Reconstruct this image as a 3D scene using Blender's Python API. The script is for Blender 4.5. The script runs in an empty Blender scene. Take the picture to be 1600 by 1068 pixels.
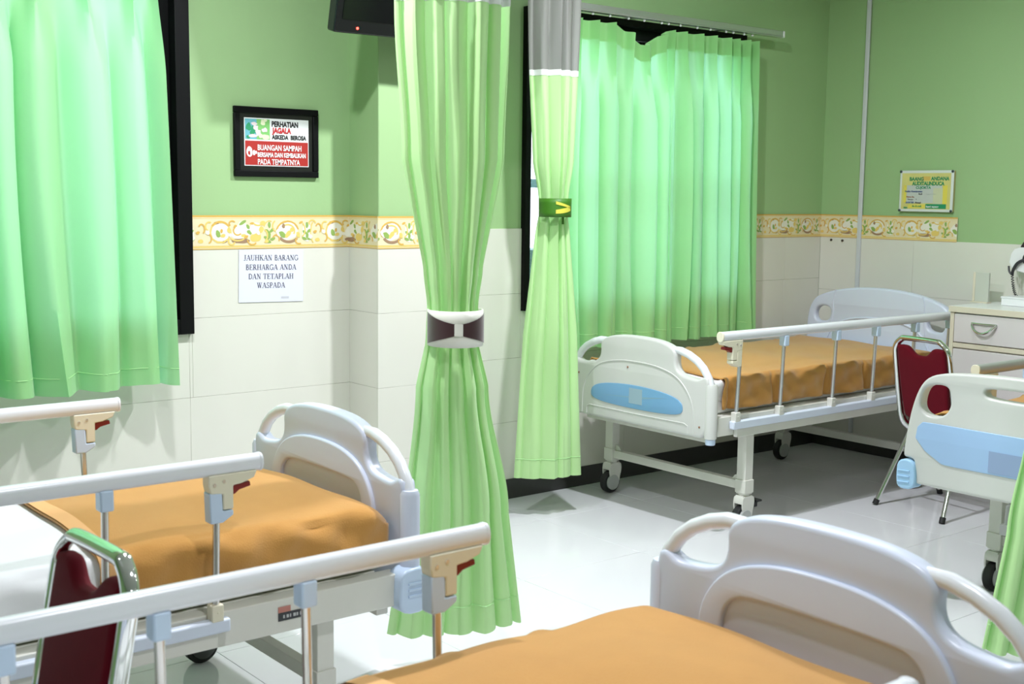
import bpy, math, random
from mathutils import Vector, Matrix
random.seed(7)
S = bpy.context.scene
COL = S.collection
PI = math.pi

# ------------------------------------------------------------------ camera, world, lamps, exposure
cam = bpy.data.cameras.new('camera')
cam_ob = bpy.data.objects.new('camera', cam)
COL.objects.link(cam_ob)
YAW, PITCH, ROLL, FPX = 0.68006893, 0.11898749, -0.01223132, 1934.7262
fw = Vector((math.sin(YAW)*math.cos(PITCH), math.cos(YAW)*math.cos(PITCH), -math.sin(PITCH)))
r0 = Vector((math.cos(YAW), -math.sin(YAW), 0)); d0 = fw.cross(r0)
rt = math.cos(ROLL)*r0 + math.sin(ROLL)*d0
dn = -math.sin(ROLL)*r0 + math.cos(ROLL)*d0
cam_ob.matrix_world = Matrix(((rt.x, -dn.x, -fw.x, 0), (rt.y, -dn.y, -fw.y, 0), (rt.z, -dn.z, -fw.z, 1.4), (0, 0, 0, 1)))
cam.sensor_width = 36; cam.sensor_fit = 'HORIZONTAL'
cam.lens = FPX*36/1600
cam.clip_start = 0.05
cam.dof.use_dof = True; cam.dof.focus_distance = 4.9; cam.dof.aperture_fstop = 7.0
S.camera = cam_ob

S.view_settings.view_transform = 'Standard'
S.view_settings.look = 'None'
S.view_settings.exposure = 0.5
S.view_settings.gamma = 1.0
S.view_settings.use_curve_mapping = False
S.cycles.use_denoising = True
S.cycles.max_bounces = 10
S.cycles.diffuse_bounces = 6
S.cycles.caustics_refractive = False
S.cycles.sample_clamp_indirect = 6

w = bpy.data.worlds.new('sky'); S.world = w; w.use_nodes = True
bg = w.node_tree.nodes['Background']
bg.inputs[0].default_value = (0.86, 0.94, 1.0, 1)
bg.inputs[1].default_value = 4.8

CEIL = 2.75
LAMPS = [(3.05, 3.0, 42), (1.5, 3.05, 27), (4.45, 2.85, 7), (3.2, 1.2, 5), (1.35, 1.15, 17), (4.7, 1.0, 4), (-0.4, 2.6, 5), (0.2, -1.0, 4), (3.6, -1.2, 3)]
for x, y, p in LAMPS:
    L = bpy.data.lights.new('downlight', 'AREA'); L.shape = 'DISK'; L.size = 0.11
    L.energy = p; L.color = (0.915, 0.945, 1.0)
    o = bpy.data.objects.new('downlight', L); COL.objects.link(o); o.location = (x, y, CEIL-0.03)

# ------------------------------------------------------------------ materials
MATS = {}
def mat(name, col, rough=0.5, metal=0.0, spec=0.5, var=0.0, vscale=8.0, bump=0.0, bscale=200.0, trans=None, tfac=0.3, sheen=0.0, emit=None, coat=0.0, alpha=None):
    if name in MATS: return MATS[name]
    m = bpy.data.materials.new(name); m.use_nodes = True
    nt = m.node_tree; N = nt.nodes; Lk = nt.links
    b = N['Principled BSDF']; out = N['Material Output']
    b.inputs['Base Color'].default_value = (*col, 1)
    b.inputs['Roughness'].default_value = rough
    b.inputs['Metallic'].default_value = metal
    b.inputs['Specular IOR Level'].default_value = spec
    b.inputs['Sheen Weight'].default_value = sheen
    b.inputs['Coat Weight'].default_value = coat
    tc = N.new('ShaderNodeTexCoord')
    if var:
        nz = N.new('ShaderNodeTexNoise'); nz.inputs['Scale'].default_value = vscale; nz.inputs['Detail'].default_value = 4
        Lk.new(tc.outputs['Object'], nz.inputs['Vector'])
        mx = N.new('ShaderNodeMix'); mx.data_type = 'RGBA'
        mx.inputs[6].default_value = (*[c*(1-var) for c in col], 1); mx.inputs[7].default_value = (*[min(1, c*(1+var)) for c in col], 1)
        Lk.new(nz.outputs[0], mx.inputs[0]); Lk.new(mx.outputs[2], b.inputs['Base Color'])
    if bump:
        nb = N.new('ShaderNodeTexNoise'); nb.inputs['Scale'].default_value = bscale; nb.inputs['Detail'].default_value = 3
        Lk.new(tc.outputs['Object'], nb.inputs['Vector'])
        bp = N.new('ShaderNodeBump'); bp.inputs['Strength'].default_value = bump; bp.inputs['Distance'].default_value = 0.004
        Lk.new(nb.outputs[0], bp.inputs['Height']); Lk.new(bp.outputs[0], b.inputs['Normal'])
    if emit:
        b.inputs['Emission Color'].default_value = (*emit[0], 1); b.inputs['Emission Strength'].default_value = emit[1]
    if trans:
        t = N.new('ShaderNodeBsdfTranslucent'); t.inputs[0].default_value = (*trans, 1)
        ms = N.new('ShaderNodeMixShader'); ms.inputs[0].default_value = tfac
        Lk.new(b.outputs[0], ms.inputs[1]); Lk.new(t.outputs[0], ms.inputs[2]); Lk.new(ms.outputs[0], out.inputs[0])
    MATS[name] = m
    return m

GREEN = mat('green_paint', (0.345, 0.52, 0.255), 0.45, spec=0.35, var=0.05, vscale=1.5, bump=0.08, bscale=60)
TILE = mat('cream_wall_tile', (0.74, 0.72, 0.65), 0.22, var=0.03, vscale=4)
GROUT = mat('pale_grout', (0.70, 0.68, 0.61), 0.6)
FTILE = mat('polished_floor_tile', (0.70, 0.70, 0.73), 0.09, var=0.03, vscale=3)
FGROUT = mat('floor_grout', (0.62, 0.62, 0.63), 0.5)
SKIRT = mat('dark_skirting', (0.035, 0.034, 0.033), 0.35, var=0.15, vscale=6)
CEILM = mat('white_ceiling', (0.6, 0.6, 0.6), 0.8, var=0.02)
BLACK = mat('black_frame', (0.003, 0.003, 0.0035), 0.5, spec=0.15)
CURT = mat('green_curtain_cloth', (0.40, 0.73, 0.30), 0.5, spec=0.3, bump=0.12, bscale=35, trans=(0.42, 0.93, 0.66), tfac=0.36, sheen=0.25, var=0.03)
CURT2 = mat('green_cubicle_cloth', (0.53, 0.79, 0.37), 0.55, spec=0.25, bump=0.18, bscale=30, trans=(0.5, 0.8, 0.4), tfac=0.25, sheen=0.2, var=0.03)
HEADT = mat('header_tape_cloth', (0.36, 0.66, 0.26), 0.7)
MESHC = mat('grey_mesh_cloth', (0.27, 0.265, 0.25), 0.7, trans=(0.4, 0.4, 0.39), tfac=0.3)
HEMW = mat('white_seam_tape', (0.72, 0.76, 0.72), 0.6)
STITCH = mat('pale_green_stitch', (0.48, 0.80, 0.38), 0.6)
PLAST = mat('lavender_white_plastic', (0.64, 0.68, 0.82), 0.32, var=0.02)
PLAST3 = mat('ivory_plastic', (0.60, 0.60, 0.575), 0.33, var=0.03)
BLUEPL = mat('light_blue_plastic', (0.56, 0.68, 0.86), 0.35)
BLUEIN = mat('sky_blue_insert', (0.17, 0.36, 0.57), 0.3, var=0.04)
BLUEIN4 = mat('soft_blue_insert', (0.35, 0.52, 0.78), 0.3, var=0.03)
GUARD4 = mat('corner_guard_blue', (0.38, 0.6, 0.85), 0.4)
STEEL = mat('cream_painted_steel', (0.69, 0.68, 0.62), 0.38, var=0.04, vscale=20)
RAILM = mat('white_rail', (0.78, 0.79, 0.84), 0.25, spec=0.6)
ALU = mat('brushed_aluminium', (0.72, 0.72, 0.74), 0.28, metal=0.85)
CREAMP = mat('cream_plastic', (0.76, 0.71, 0.56), 0.4)
REDP = mat('dark_red_plastic', (0.22, 0.012, 0.012), 0.35)
TYRE = mat('black_tyre', (0.012, 0.012, 0.013), 0.55)
HUB = mat('grey_hub', (0.45, 0.46, 0.45), 0.4)
HUBD = mat('dark_hub', (0.06, 0.06, 0.06), 0.4)
BLANK = mat('ochre_blanket', (0.54, 0.268, 0.072), 0.9, spec=0.1, bump=0.25, bscale=260, sheen=0.3, var=0.07, vscale=14)
HEMB = mat('peach_hem', (0.74, 0.42, 0.19), 0.85, spec=0.1)
SHEET = mat('white_sheet', (0.84, 0.84, 0.86), 0.85, spec=0.1, bump=0.1, bscale=40)
MATTR = mat('pale_green_mattress', (0.55, 0.57, 0.46), 0.5)
CHROME = mat('chrome', (0.82, 0.83, 0.82), 0.07, metal=1.0)
VELV = mat('burgundy_velour', (0.12, 0.0012, 0.009), 0.75, spec=0.12, sheen=0.08, bump=0.1, bscale=300, var=0.1, vscale=30)
RUB = mat('black_rubber', (0.01, 0.01, 0.01), 0.6)
CABF = mat('pinkish_laminate', (0.72, 0.68, 0.68), 0.4, var=0.02)
CABE = mat('cream_edge', (0.74, 0.68, 0.54), 0.45)
CABT = mat('white_laminate', (0.86, 0.86, 0.86), 0.3)
WHITE = mat('white_plastic', (0.85, 0.85, 0.87), 0.35)
PAPER = mat('white_paper', (0.73, 0.73, 0.88), 0.7)
INK = mat('dark_ink', (0.05, 0.045, 0.07), 0.7)
INKP = mat('print_black', (0.012, 0.012, 0.012), 0.6)
PWHITE = mat('print_white', (0.85, 0.86, 0.86), 0.5)
PRED = mat('print_red', (0.42, 0.02, 0.015), 0.5)
PREDT = mat('print_red_text', (0.5, 0.015, 0.02), 0.5)
PTEAL = mat('print_teal', (0.14, 0.42, 0.5), 0.5, var=0.3, vscale=25)
PGREEN = mat('print_green', (0.2, 0.5, 0.14), 0.5)
PDGREEN = mat('print_deep_green', (0.02, 0.28, 0.12), 0.5)
PYEL = mat('print_yellow', (0.68, 0.62, 0.22), 0.5, var=0.15, vscale=12)
PYEL2 = mat('print_bright_yellow', (0.78, 0.66, 0.1), 0.5)
PGREY = mat('print_grey', (0.55, 0.58, 0.55), 0.5)
PPINK = mat('print_pink', (0.72, 0.6, 0.62), 0.5)
PBLUE = mat('print_blue', (0.03, 0.08, 0.25), 0.5)
WPBG = mat('wallpaper_cream', (0.80, 0.69, 0.45), 0.55, var=0.06, vscale=20)
WPG = mat('wallpaper_gold', (0.70, 0.42, 0.09), 0.5)
WPY = mat('wallpaper_yellow', (0.80, 0.58, 0.16), 0.5)
WPL = mat('wallpaper_petal', (0.84, 0.80, 0.70), 0.55)
WPGR = mat('wallpaper_leaf', (0.28, 0.42, 0.10), 0.55)
WPBR = mat('wallpaper_brown', (0.36, 0.22, 0.13), 0.55)
TVM = mat('tv_gloss_black', (0.004, 0.004, 0.005), 0.3)
TVS = mat('tv_side_blue_grey', (0.008, 0.009, 0.014), 0.25)
LED = mat('red_led', (0.8, 0.02, 0.02), 0.4, emit=((1.0, 0.03, 0.02), 12))
MAROON = mat('maroon_satin', (0.045, 0.011, 0.016), 0.4, sheen=0.3)
IVORY = mat('ivory_satin', (0.84, 0.83, 0.76), 0.5)
BANDG = mat('band_green', (0.045, 0.17, 0.008), 0.5, var=0.2, vscale=20)
BANDY = mat('band_yellow', (0.62, 0.58, 0.07), 0.5)
CONDU = mat('white_conduit', (0.62, 0.64, 0.66), 0.4)
HEDGE = mat('teal_garden_wall', (0.004, 0.035, 0.033), 0.6, var=0.3, vscale=2)
PAVE = mat('pale_pavement', (0.5, 0.5, 0.5), 0.8)
PALEH = mat('pale_house', (0.75, 0.72, 0.8), 0.7, var=0.2, vscale=0.6)
BARBL = mat('pale_blue_bar', (0.45, 0.52, 0.75), 0.5)

def glass_mat():
    m = bpy.data.materials.new('window_glass'); m.use_nodes = True
    nt = m.node_tree; N = nt.nodes
    N.remove(N['Principled BSDF'])
    t = N.new('ShaderNodeBsdfTransparent'); t.inputs[0].default_value = (0.93, 0.96, 0.97, 1)
    g = N.new('ShaderNodeBsdfGlossy'); g.inputs['Roughness'].default_value = 0.02
    f = N.new('ShaderNodeFresnel'); f.inputs[0].default_value = 1.45
    x = N.new('ShaderNodeMixShader')
    nt.links.new(f.outputs[0], x.inputs[0]); nt.links.new(t.outputs[0], x.inputs[1]); nt.links.new(g.outputs[0], x.inputs[2])
    nt.links.new(x.outputs[0], N['Material Output'].inputs[0])
    return m
GLASS = glass_mat()

# ------------------------------------------------------------------ geometry helpers
class Geo:
    def __init__(s): s.v = []; s.f = []; s.m = []; s.mi = 0
    def add(s, vs, fs):
        b = len(s.v); s.v += [tuple(p) for p in vs]
        for f in fs: s.f.append([i+b for i in f]); s.m.append(s.mi)
        return s
    def box(s, x0, x1, y0, y1, z0, z1):
        return s.add([(x0,y0,z0),(x1,y0,z0),(x1,y1,z0),(x0,y1,z0),(x0,y0,z1),(x1,y0,z1),(x1,y1,z1),(x0,y1,z1)],
                     [(0,3,2,1),(4,5,6,7),(0,1,5,4),(1,2,6,5),(2,3,7,6),(3,0,4,7)])
    def tube(s, path, r, n=10, closed=False, sc=None):
        P = [Vector(p) for p in path]; k = len(P); rings = []; up = None
        for i in range(k):
            a = P[(i-1) % k] if closed or i else P[0]; b = P[(i+1) % k] if closed or i < k-1 else P[-1]
            t = (b-a).normalized()
            if up is None:
                up = Vector((0,0,1)) if abs(t.z) < 0.9 else Vector((1,0,0))
            up = (up - t*up.dot(t)).normalized(); q = t.cross(up)
            rr = r[i] if isinstance(r, (list, tuple)) else r
            rings.append([P[i] + (up*math.sin(2*PI*j/n)*(sc or 1) + q*math.cos(2*PI*j/n))*rr for j in range(n)])
        vs = [p for R_ in rings for p in R_]; fs = []
        for i in range(k if closed else k-1):
            for j in range(n):
                a = i*n+j; b = i*n+(j+1) % n; c = ((i+1) % k)*n+(j+1) % n; d = ((i+1) % k)*n+j
                fs.append((a, b, c, d))
        if not closed: fs += [tuple(range(n-1, -1, -1)), tuple(range((k-1)*n, k*n))]
        return s.add(vs, fs)
    def cyl(s, p0, p1, r, n=16): return s.tube([p0, p1], r, n)
    def lathe(s, prof, c, axis='z', n=20):
        vs = []; fs = []
        for r, h in prof:
            for j in range(n):
                a = 2*PI*j/n; u, v = r*math.cos(a), r*math.sin(a)
                vs.append({'z': (c[0]+u, c[1]+v, c[2]+h), 'y': (c[0]+u, c[1]+h, c[2]+v), 'x': (c[0]+h, c[1]+u, c[2]+v)}[axis])
        for i in range(len(prof)-1):
            for j in range(n): fs.append((i*n+j, i*n+(j+1) % n, (i+1)*n+(j+1) % n, (i+1)*n+j))
        fs += [tuple(range(n)), tuple(range((len(prof)-1)*n, len(prof)*n))]
        return s.add(vs, fs)
    def prism(s, pts, a0, a1, ax):
        """polygon pts extruded from a0 to a1 along axis ax ('x': pts=(y,z), 'y': pts=(x,z), 'z': pts=(x,y))"""
        n = len(pts)
        mk = {'x': lambda p, a: (a, p[0], p[1]), 'y': lambda p, a: (p[0], a, p[1]), 'z': lambda p, a: (p[0], p[1], a)}[ax]
        return s.add([mk(p, a0) for p in pts] + [mk(p, a1) for p in pts],
                     [tuple(range(n)), tuple(range(2*n-1, n-1, -1))] + [(i, (i+1) % n, n+(i+1) % n, n+i) for i in range(n)])
    def grid(s, fn, nu, nv):
        return s.add([fn(i/nu, j/nv) for j in range(nv+1) for i in range(nu+1)],
                     [(j*(nu+1)+i, j*(nu+1)+i+1, (j+1)*(nu+1)+i+1, (j+1)*(nu+1)+i) for j in range(nv) for i in range(nu)])

def link(name, me, parent=None, mats=()):
    o = bpy.data.objects.new(name, me); COL.objects.link(o)
    for m in mats: me.materials.append(m)
    if parent: o.parent = parent
    return o

def obj(name, g, m, parent=None, bevel=0.0, smooth=40, seg=2, sub=0):
    me = bpy.data.meshes.new(name); me.from_pydata(g.v, [], g.f)
    ms = m if isinstance(m, (list, tuple)) else [m]
    for i, k in enumerate(g.m): me.polygons[i].material_index = k
    import bmesh
    bm = bmesh.new(); bm.from_mesh(me); bmesh.ops.recalc_face_normals(bm, faces=bm.faces); bm.to_mesh(me); bm.free()
    if smooth:
        me.polygons.foreach_set('use_smooth', [True]*len(me.polygons)); me.set_sharp_from_angle(angle=math.radians(smooth))
    o = link(name, me, parent, ms)
    if bevel:
        b = o.modifiers.new('bevel', 'BEVEL'); b.width = bevel; b.segments = seg; b.limit_method = 'ANGLE'; b.angle_limit = math.radians(50)
    return o

def smooth_poly(P, it=2):
    for _ in range(it):
        Q = []
        for i in range(len(P)):
            a, b = P[i], P[(i+1) % len(P)]
            Q += [(a[0]*.75+b[0]*.25, a[1]*.75+b[1]*.25), (a[0]*.25+b[0]*.75, a[1]*.25+b[1]*.75)]
        P = Q
    return P

def flat(name, loops, thick, bev, m, parent=None, mp=lambda u, v, w: (w, u, v)):
    """plate from outline loops (first outer, others holes), rounded edges; mp maps (u,v,w) to local xyz"""
    cu = bpy.data.curves.new(name+'_outline', 'CURVE'); cu.dimensions = '2D'; cu.fill_mode = 'BOTH'
    cu.extrude = max(1e-5, thick/2-bev); cu.bevel_depth = bev; cu.bevel_resolution = 3; cu.offset = -bev
    for L in loops:
        sp = cu.splines.new('POLY'); sp.points.add(len(L)-1); sp.use_cyclic_u = True
        for p, q in zip(sp.points, L): p.co = (q[0], q[1], 0, 1)
    t = bpy.data.objects.new('tmp', cu); COL.objects.link(t)
    dg = bpy.context.evaluated_depsgraph_get()
    me = bpy.data.meshes.new_from_object(t.evaluated_get(dg)); me.name = name
    bpy.data.objects.remove(t); bpy.data.curves.remove(cu)
    for v in me.vertices: v.co = mp(*v.co)
    me.materials.clear()
    import bmesh
    bm = bmesh.new(); bm.from_mesh(me); bmesh.ops.remove_doubles(bm, verts=bm.verts, dist=1e-5)
    bmesh.ops.recalc_face_normals(bm, faces=bm.faces); bm.to_mesh(me); bm.free()
    me.polygons.foreach_set('use_smooth', [True]*len(me.polygons)); me.set_sharp_from_angle(angle=math.radians(50))
    for p in me.polygons: p.material_index = 0
    return link(name, me, parent, [m])

def thing(name, label, cat, loc=(0,0,0), rz=0, group=None):
    o = bpy.data.objects.new(name, None); COL.objects.link(o)
    o.empty_display_size = 0.1
    o.location = loc; o.rotation_euler = (0, 0, rz)
    return tag(o, label, cat, group)
def tag(o, label, cat, group=None):
    o['label'] = label; o['category'] = cat
    if group: o['group'] = group
    return o
def struct(o): o['kind'] = 'structure'; return o
def text(name, body, size, m, parent, fn, sx=1.0, bold=0.0, align='LEFT'):
    cu = bpy.data.curves.new(name, 'FONT'); cu.body = body; cu.size = size; cu.align_x = align
    cu.extrude = 0.0002; cu.offset = bold; cu.resolution_u = 3
    t = bpy.data.objects.new('tmp', cu); COL.objects.link(t)
    me = bpy.data.meshes.new_from_object(t.evaluated_get(bpy.context.evaluated_depsgraph_get())); me.name = name
    bpy.data.objects.remove(t); bpy.data.curves.remove(cu)
    for v in me.vertices: v.co = fn(v.co.x*sx, v.co.y, v.co.z)
    me.materials.clear()
    return link(name, me, parent, [m])

# ------------------------------------------------------------------ room
YA, YB, YC, XR, XL, YF = 4.28, 4.368, 4.07, 5.764, -2.6, -2.6
CX0, CX1 = 2.62, 3.05
W1 = (0.30, 1.937, 0.875, 2.25); W2 = (3.576, 5.05, 0.87, 2.228)
fl = struct(obj('floor', Geo().box(XL-.1, XR+.1, YF-.1, YB+.12, -0.1, -0.002), FGROUT))
tl = Geo().box(-.2993, .2993, -.2993, .2993, -0.003, 0.0)
base_tile = obj('tile', tl, FTILE, fl, bevel=0.0008, seg=1)
first = True
for i in range(14):
    for j in range(12):
        x = XL + .3 + .6*i; y = YF + .3 + .6*j - .02
        if x > XR - .1 or y > YB: continue
        o = base_tile if first else base_tile.copy()
        if not first: COL.objects.link(o)
        first = False
        o.location = (x, y, random.uniform(-0.0002, 0.0002))
struct(obj('ceiling', Geo().box(XL-.1, XR+.1, YF-.1, YB+.12, CEIL, CEIL+.1), CEILM))
def holed(name, y0, y1, x0, x1, h, m):
    g = Geo()
    g.box(x0, h[0], y0, y1, 0, CEIL); g.box(h[1], x1, y0, y1, 0, CEIL)
    g.box(h[0], h[1], y0, y1, 0, h[2]); g.box(h[0], h[1], y0, y1, h[3], CEIL)
    return struct(obj(name, g, m))
wa = holed('wall_back', YA, YA+.2, XL-.1, CX0+.05, W1, GREEN)
wb = holed('wall_window', YB, YB+.2, CX1-.05, XR+.1, W2, GREEN)
wc = struct(obj('wall_column', Geo().box(CX0, CX1, YC, YB+.1, 0, CEIL), GREEN, bevel=.004))
wr = struct(obj('wall_right', Geo().box(XR, XR+.1, YF-.1, YB+.1, 0, CEIL), GREEN))
struct(obj('wall_left', Geo().box(XL-.1, XL, YF-.1, YA+.1, 0, CEIL), GREEN))
struct(obj('wall_front', Geo().box(XL-.1, XR+.1, YF-.1, YF, 0, CEIL), GREEN))
TH = 0.007
def tiles(parent, horiz, fixed, a0, a1, ztop, hole=None, tw=.6, th=.295, start=None):
    """wall tiles as parts; horiz 'x' for walls facing -y at y=fixed, 'y' for walls facing -x at x=fixed"""
    z = ztop; rows = []
    while z > 0.1: rows.append((max(z-th, 0.09), z)); z -= th
    a = start if start is not None else a0
    cols = []
    while a < a1: cols.append((max(a, a0), min(a+tw, a1))); a += tw
    gp = .0004
    for z0, z1 in rows:
        for c0, c1 in cols:
            segs = [(c0, c1, z0, z1)]
            if hole and c1 > hole[0] and c0 < hole[1] and z1 > hole[2]:
                segs = []
                if c0 < hole[0]: segs.append((c0, hole[0], z0, z1))
                if c1 > hole[1]: segs.append((hole[1], c1, z0, z1))
                if z0 < hole[2]: segs.append((max(c0, hole[0]), min(c1, hole[1]), z0, hole[2]))
            for p0, p1, q0, q1 in segs:
                if p1-p0 < .01 or q1-q0 < .01: continue
                g = Geo()
                if horiz == 'x': g.box(p0+gp, p1-gp, fixed-TH, fixed+.001, q0+gp, q1-gp)
                else: g.box(fixed-TH, fixed+.001, p0+gp, p1-gp, q0+gp, q1-gp)
                obj('tile', g, TILE, parent, bevel=.0005, seg=1)
tiles(wa, 'x', YA, XL, CX0, 1.225, W1, tw=.72, start=1.925-.72*7)
tiles(wc, 'x', YC, CX0-TH, CX1, 1.225)
tiles(wc, 'y', CX0, YC, YA-TH, 1.225)
tiles(wb, 'x', YB, CX1, XR-TH, 1.245, W2)
tiles(wr, 'y', XR, YF, YB-TH, 1.184, start=YB-TH-.6*12)
SK = .094
struct(obj('baseboard_back', Geo().box(XL, CX0, YA-.012, YA, 0, SK), SKIRT, bevel=.002))
struct(obj('baseboard_column', Geo().box(CX0-.012, CX1, YC-.012, YC, 0, SK).box(CX0-.012, CX0, YC, YA-.012, 0, SK), SKIRT, bevel=.002))
struct(obj('baseboard_window', Geo().box(CX1, XR, YB-.012, YB, 0, SK), SKIRT, bevel=.002))
struct(obj('baseboard_right', Geo().box(XR-.012, XR, YF, YB-.012, 0, SK), SKIRT, bevel=.002))

# wallpaper border: strips with printed scrollwork
BZ0, BZ1 = 1.182, 1.308
def blob(c, rx, ry, n=9, wob=.18, rot=0, seed=0):
    rd = random.Random(seed); P = []
    for i in range(n):
        a = 2*PI*i/n; k = 1 + rd.uniform(-wob, wob)
        u, v = rx*k*math.cos(a), ry*k*math.sin(a)
        P.append((c[0]+u*math.cos(rot)-v*math.sin(rot), c[1]+u*math.sin(rot)+v*math.cos(rot)))
    return smooth_poly(P, 1)
def arc(c, rx, ry, a0, a1, wd, n=10):
    o = [(c[0]+(rx+wd/2)*math.cos(a0+(a1-a0)*i/n), c[1]+(ry+wd/2)*math.sin(a0+(a1-a0)*i/n)) for i in range(n+1)]
    q = [(c[0]+(rx-wd/2)*math.cos(a0+(a1-a0)*i/n), c[1]+(ry-wd/2)*math.sin(a0+(a1-a0)*i/n)) for i in range(n+1)]
    return o, q
def motifs():
    E = []  # (material index, polygon or (outer,inner), layer)
    def B(m, c, rx, ry, rot=0, wob=.18, lay=1): E.append((m, blob(c, rx, ry, 10, wob, rot, len(E)), lay))
    def A(m, c, rx, ry, a0, a1, wd, lay=2): E.append((m, arc(c, rx, ry, a0, a1, wd), lay))
    # 0 gold 1 yellow 2 petal 3 leaf 4 brown ; band height .126, centre .063, inner .018-.108
    B(2, (.06, .063), .038, .036); A(1, (.06, .063), .041, .039, 0, 2*PI, .006); A(0, (.06, .063), .041, .039, .6, 2.5, .007)
    B(4, (.045, .097), .012, .005); B(3, (.05, .06), .010, .014, .5, .3, 3); B(1, (.07, .05), .010, .006, .3, .2, 3); B(0, (.064, .068), .005, .008, 0, .2, 3); B(4, (.075, .027), .014, .005, .2)
    B(2, (.145, .062), .042, .028); B(2, (.15, .075), .03, .028); B(4, (.145, .030), .036, .010, 0, .25, 2); A(0, (.13, .068), .017, .016, 2.2, 5.6, .005); B(3, (.15, .098), .018, .006, .5); B(3, (.172, .083), .012, .006, -1.0); B(3, (.178, .062), .012, .007, -.6); B(1, (.155, .05), .012, .006)
    B(2, (.205, .075), .026, .026); B(1, (.205, .04), .022, .018, 0, .25); B(1, (.235, .096), .012, .010); B(0, (.19, .095), .009, .005); B(1, (.228, .072), .010, .012)
    for k, (dx, dz, r) in enumerate([(0, .09, 1.57), (-.009, .065, 2.5), (.01, .068, .6), (-.012, .04, 2.7), (.014, .036, .3), (0, .05, 1.57), (-.004, .026, 2.9)]): B(3, (.262+dx, dz), .012, .006, r, .15, 2)
    A(1, (.262, .06), .026, .045, 1.2, 2.6, .004)
    B(2, (.34, .064), .046, .036); A(0, (.34, .064), .047, .039, .2, 3.6, .006); A(4, (.345, .06), .045, .036, 3.7, 5.6, .010); B(3, (.318, .052), .018, .010, -.5, .2, 3); B(1, (.342, .054), .016, .009, .8, .2, 3); B(1, (.36, .07), .01, .008, 0, .2, 3); B(4, (.322, .085), .006, .008, 0, .3, 3)
    for k, (dx, dz, r) in enumerate([(0, .088, 1.57), (.010, .066, .6), (-.010, .06, 2.5), (-.012, .036, 2.8), (.012, .036, .4), (0, .048, 1.57)]): B(3, (.425+dx, dz), .012, .006, r, .15, 2)
    B(2, (.425, .06), .022, .04, 0, .1, 1); A(1, (.455, .06), .014, .04, 1.7, 4.6, .005); B(1, (.47, .03), .012, .008); B(0, (.398, .098), .010, .005, .4)
    for (cx, cz, rx, rz, a0, a1, m) in [(.015, .085, .014, .016, 1.0, 4.4, 1), (.012, .04, .012, .016, -1.5, 2.0, 0), (.108, .095, .012, .010, .5, 4.0, 0), (.105, .03, .013, .014, 2.5, 6.0, 1), (.19, .035, .02, .02, 3.2, 5.6, 0), (.215, .1, .02, .012, 3.4, 6.0, 1), (.24, .05, .014, .02, -1.2, 1.4, 1), (.29, .085, .014, .02, 1.8, 5.0, 1), (.29, .035, .014, .016, -.5, 2.8, 0), (.40, .07, .016, .026, -1.4, 1.2, 1), (.39, .028, .016, .012, 2.0, 5.2, 0), (.448, .095, .014, .012, 0, 3.6, 1), (.475, .075, .012, .018, -1.0, 2.6, 0), (.13, .045, .03, .014, 3.4, 5.8, 1), (.34, .066, .03, .024, -.5, 2.0, 1)]:
        A(m, (cx, cz), rx, rz, a0, a1, .0055, 2)
    for (cx, cz, rx, rz, m) in [(.095, .07, .008, .011, 1), (.10, .052, .007, .007, 2), (.12, .085, .008, .005, 0), (.165, .045, .01, .005, 0), (.215, .06, .008, .008, 2), (.25, .028, .01, .006, 1), (.30, .06, .009, .013, 2), (.385, .05, .008, .011, 1), (.44, .045, .008, .01, 2), (.46, .062, .008, .006, 0), (.01, .062, .008, .01, 2)]:
        B(m, (cx, cz), rx, rz, .4, .25, 2)
    return E
MOT = motifs(); PER = .49
def border(name, fn, length, s0):
    o = struct(obj(name, Geo().add([fn(0, BZ0, 0), fn(length, BZ0, 0), fn(length, BZ1, 0), fn(0, BZ1, 0), fn(0, BZ0, .001), fn(length, BZ0, .001), fn(length, BZ1, .001), fn(0, BZ1, .001)],
        [(0,1,2,3),(4,5,6,7),(0,1,5,4),(1,2,6,5),(2,3,7,6),(3,0,4,7)]), WPBG))
    g = Geo()
    def strip(m, a, b):
        g.mi = m; g.add([fn(0, BZ0+a, .0014), fn(length, BZ0+a, .0014), fn(length, BZ0+b, .0014), fn(0, BZ0+b, .0014)], [(0,1,2,3)])
    strip(0, .119, .126); strip(1, .006, .011); strip(0, .000, .003); strip(1, .012, .0135); strip(1, .114, .1155)
    for rep in range(-1, int(length/PER)+2):
        for m, sh, lay in MOT:
            def T(p): return (p[0]+rep*PER-s0, p[1])
            out = .001+.0004*lay+.00001*MOT.index((m, sh, lay))
            if isinstance(sh, tuple):
                a = [T(p) for p in sh[0]]; b = [T(p) for p in sh[1]]
                if min(p[0] for p in a) < 0 or max(p[0] for p in a) > length: continue
                n = len(a); g.mi = m
                g.add([fn(p[0], BZ0+p[1], out) for p in a+b], [(i, i+1, n+i+1, n+i) for i in range(n-1)])
            else:
                P = [T(p) for p in sh]
                lo, hi = min(p[0] for p in P), max(p[0] for p in P)
                if hi < 0.002 or lo > length-.002: continue
                P = [(min(max(p[0], 0), length), p[1]) for p in P]
                g.mi = m; g.add([fn(p[0], BZ0+p[1], out) for p in P], [tuple(range(len(P)))])
    obj('scrollwork_print', g, [WPG, WPY, WPL, WPGR, WPBR], o, smooth=0)
D = TH + .0005
border('trim_1', lambda s, z, o: (1.945+s, YA-D-o, z), CX0-D-1.945, .44)
border('trim_2', lambda s, z, o: (CX0-D-o, YA-D-s, z), YA-YC, .13)
border('trim_3', lambda s, z, o: (CX0-D+s, YC-D-o, z), .27, .28)
border('trim_4', lambda s, z, o: (5.0+s, YB-D-o, z), XR-D-5.0, .20)
border('trim_5', lambda s, z, o: (XR-D-o, YB-D-s, z), YB-D-3.512, .46)

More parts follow.
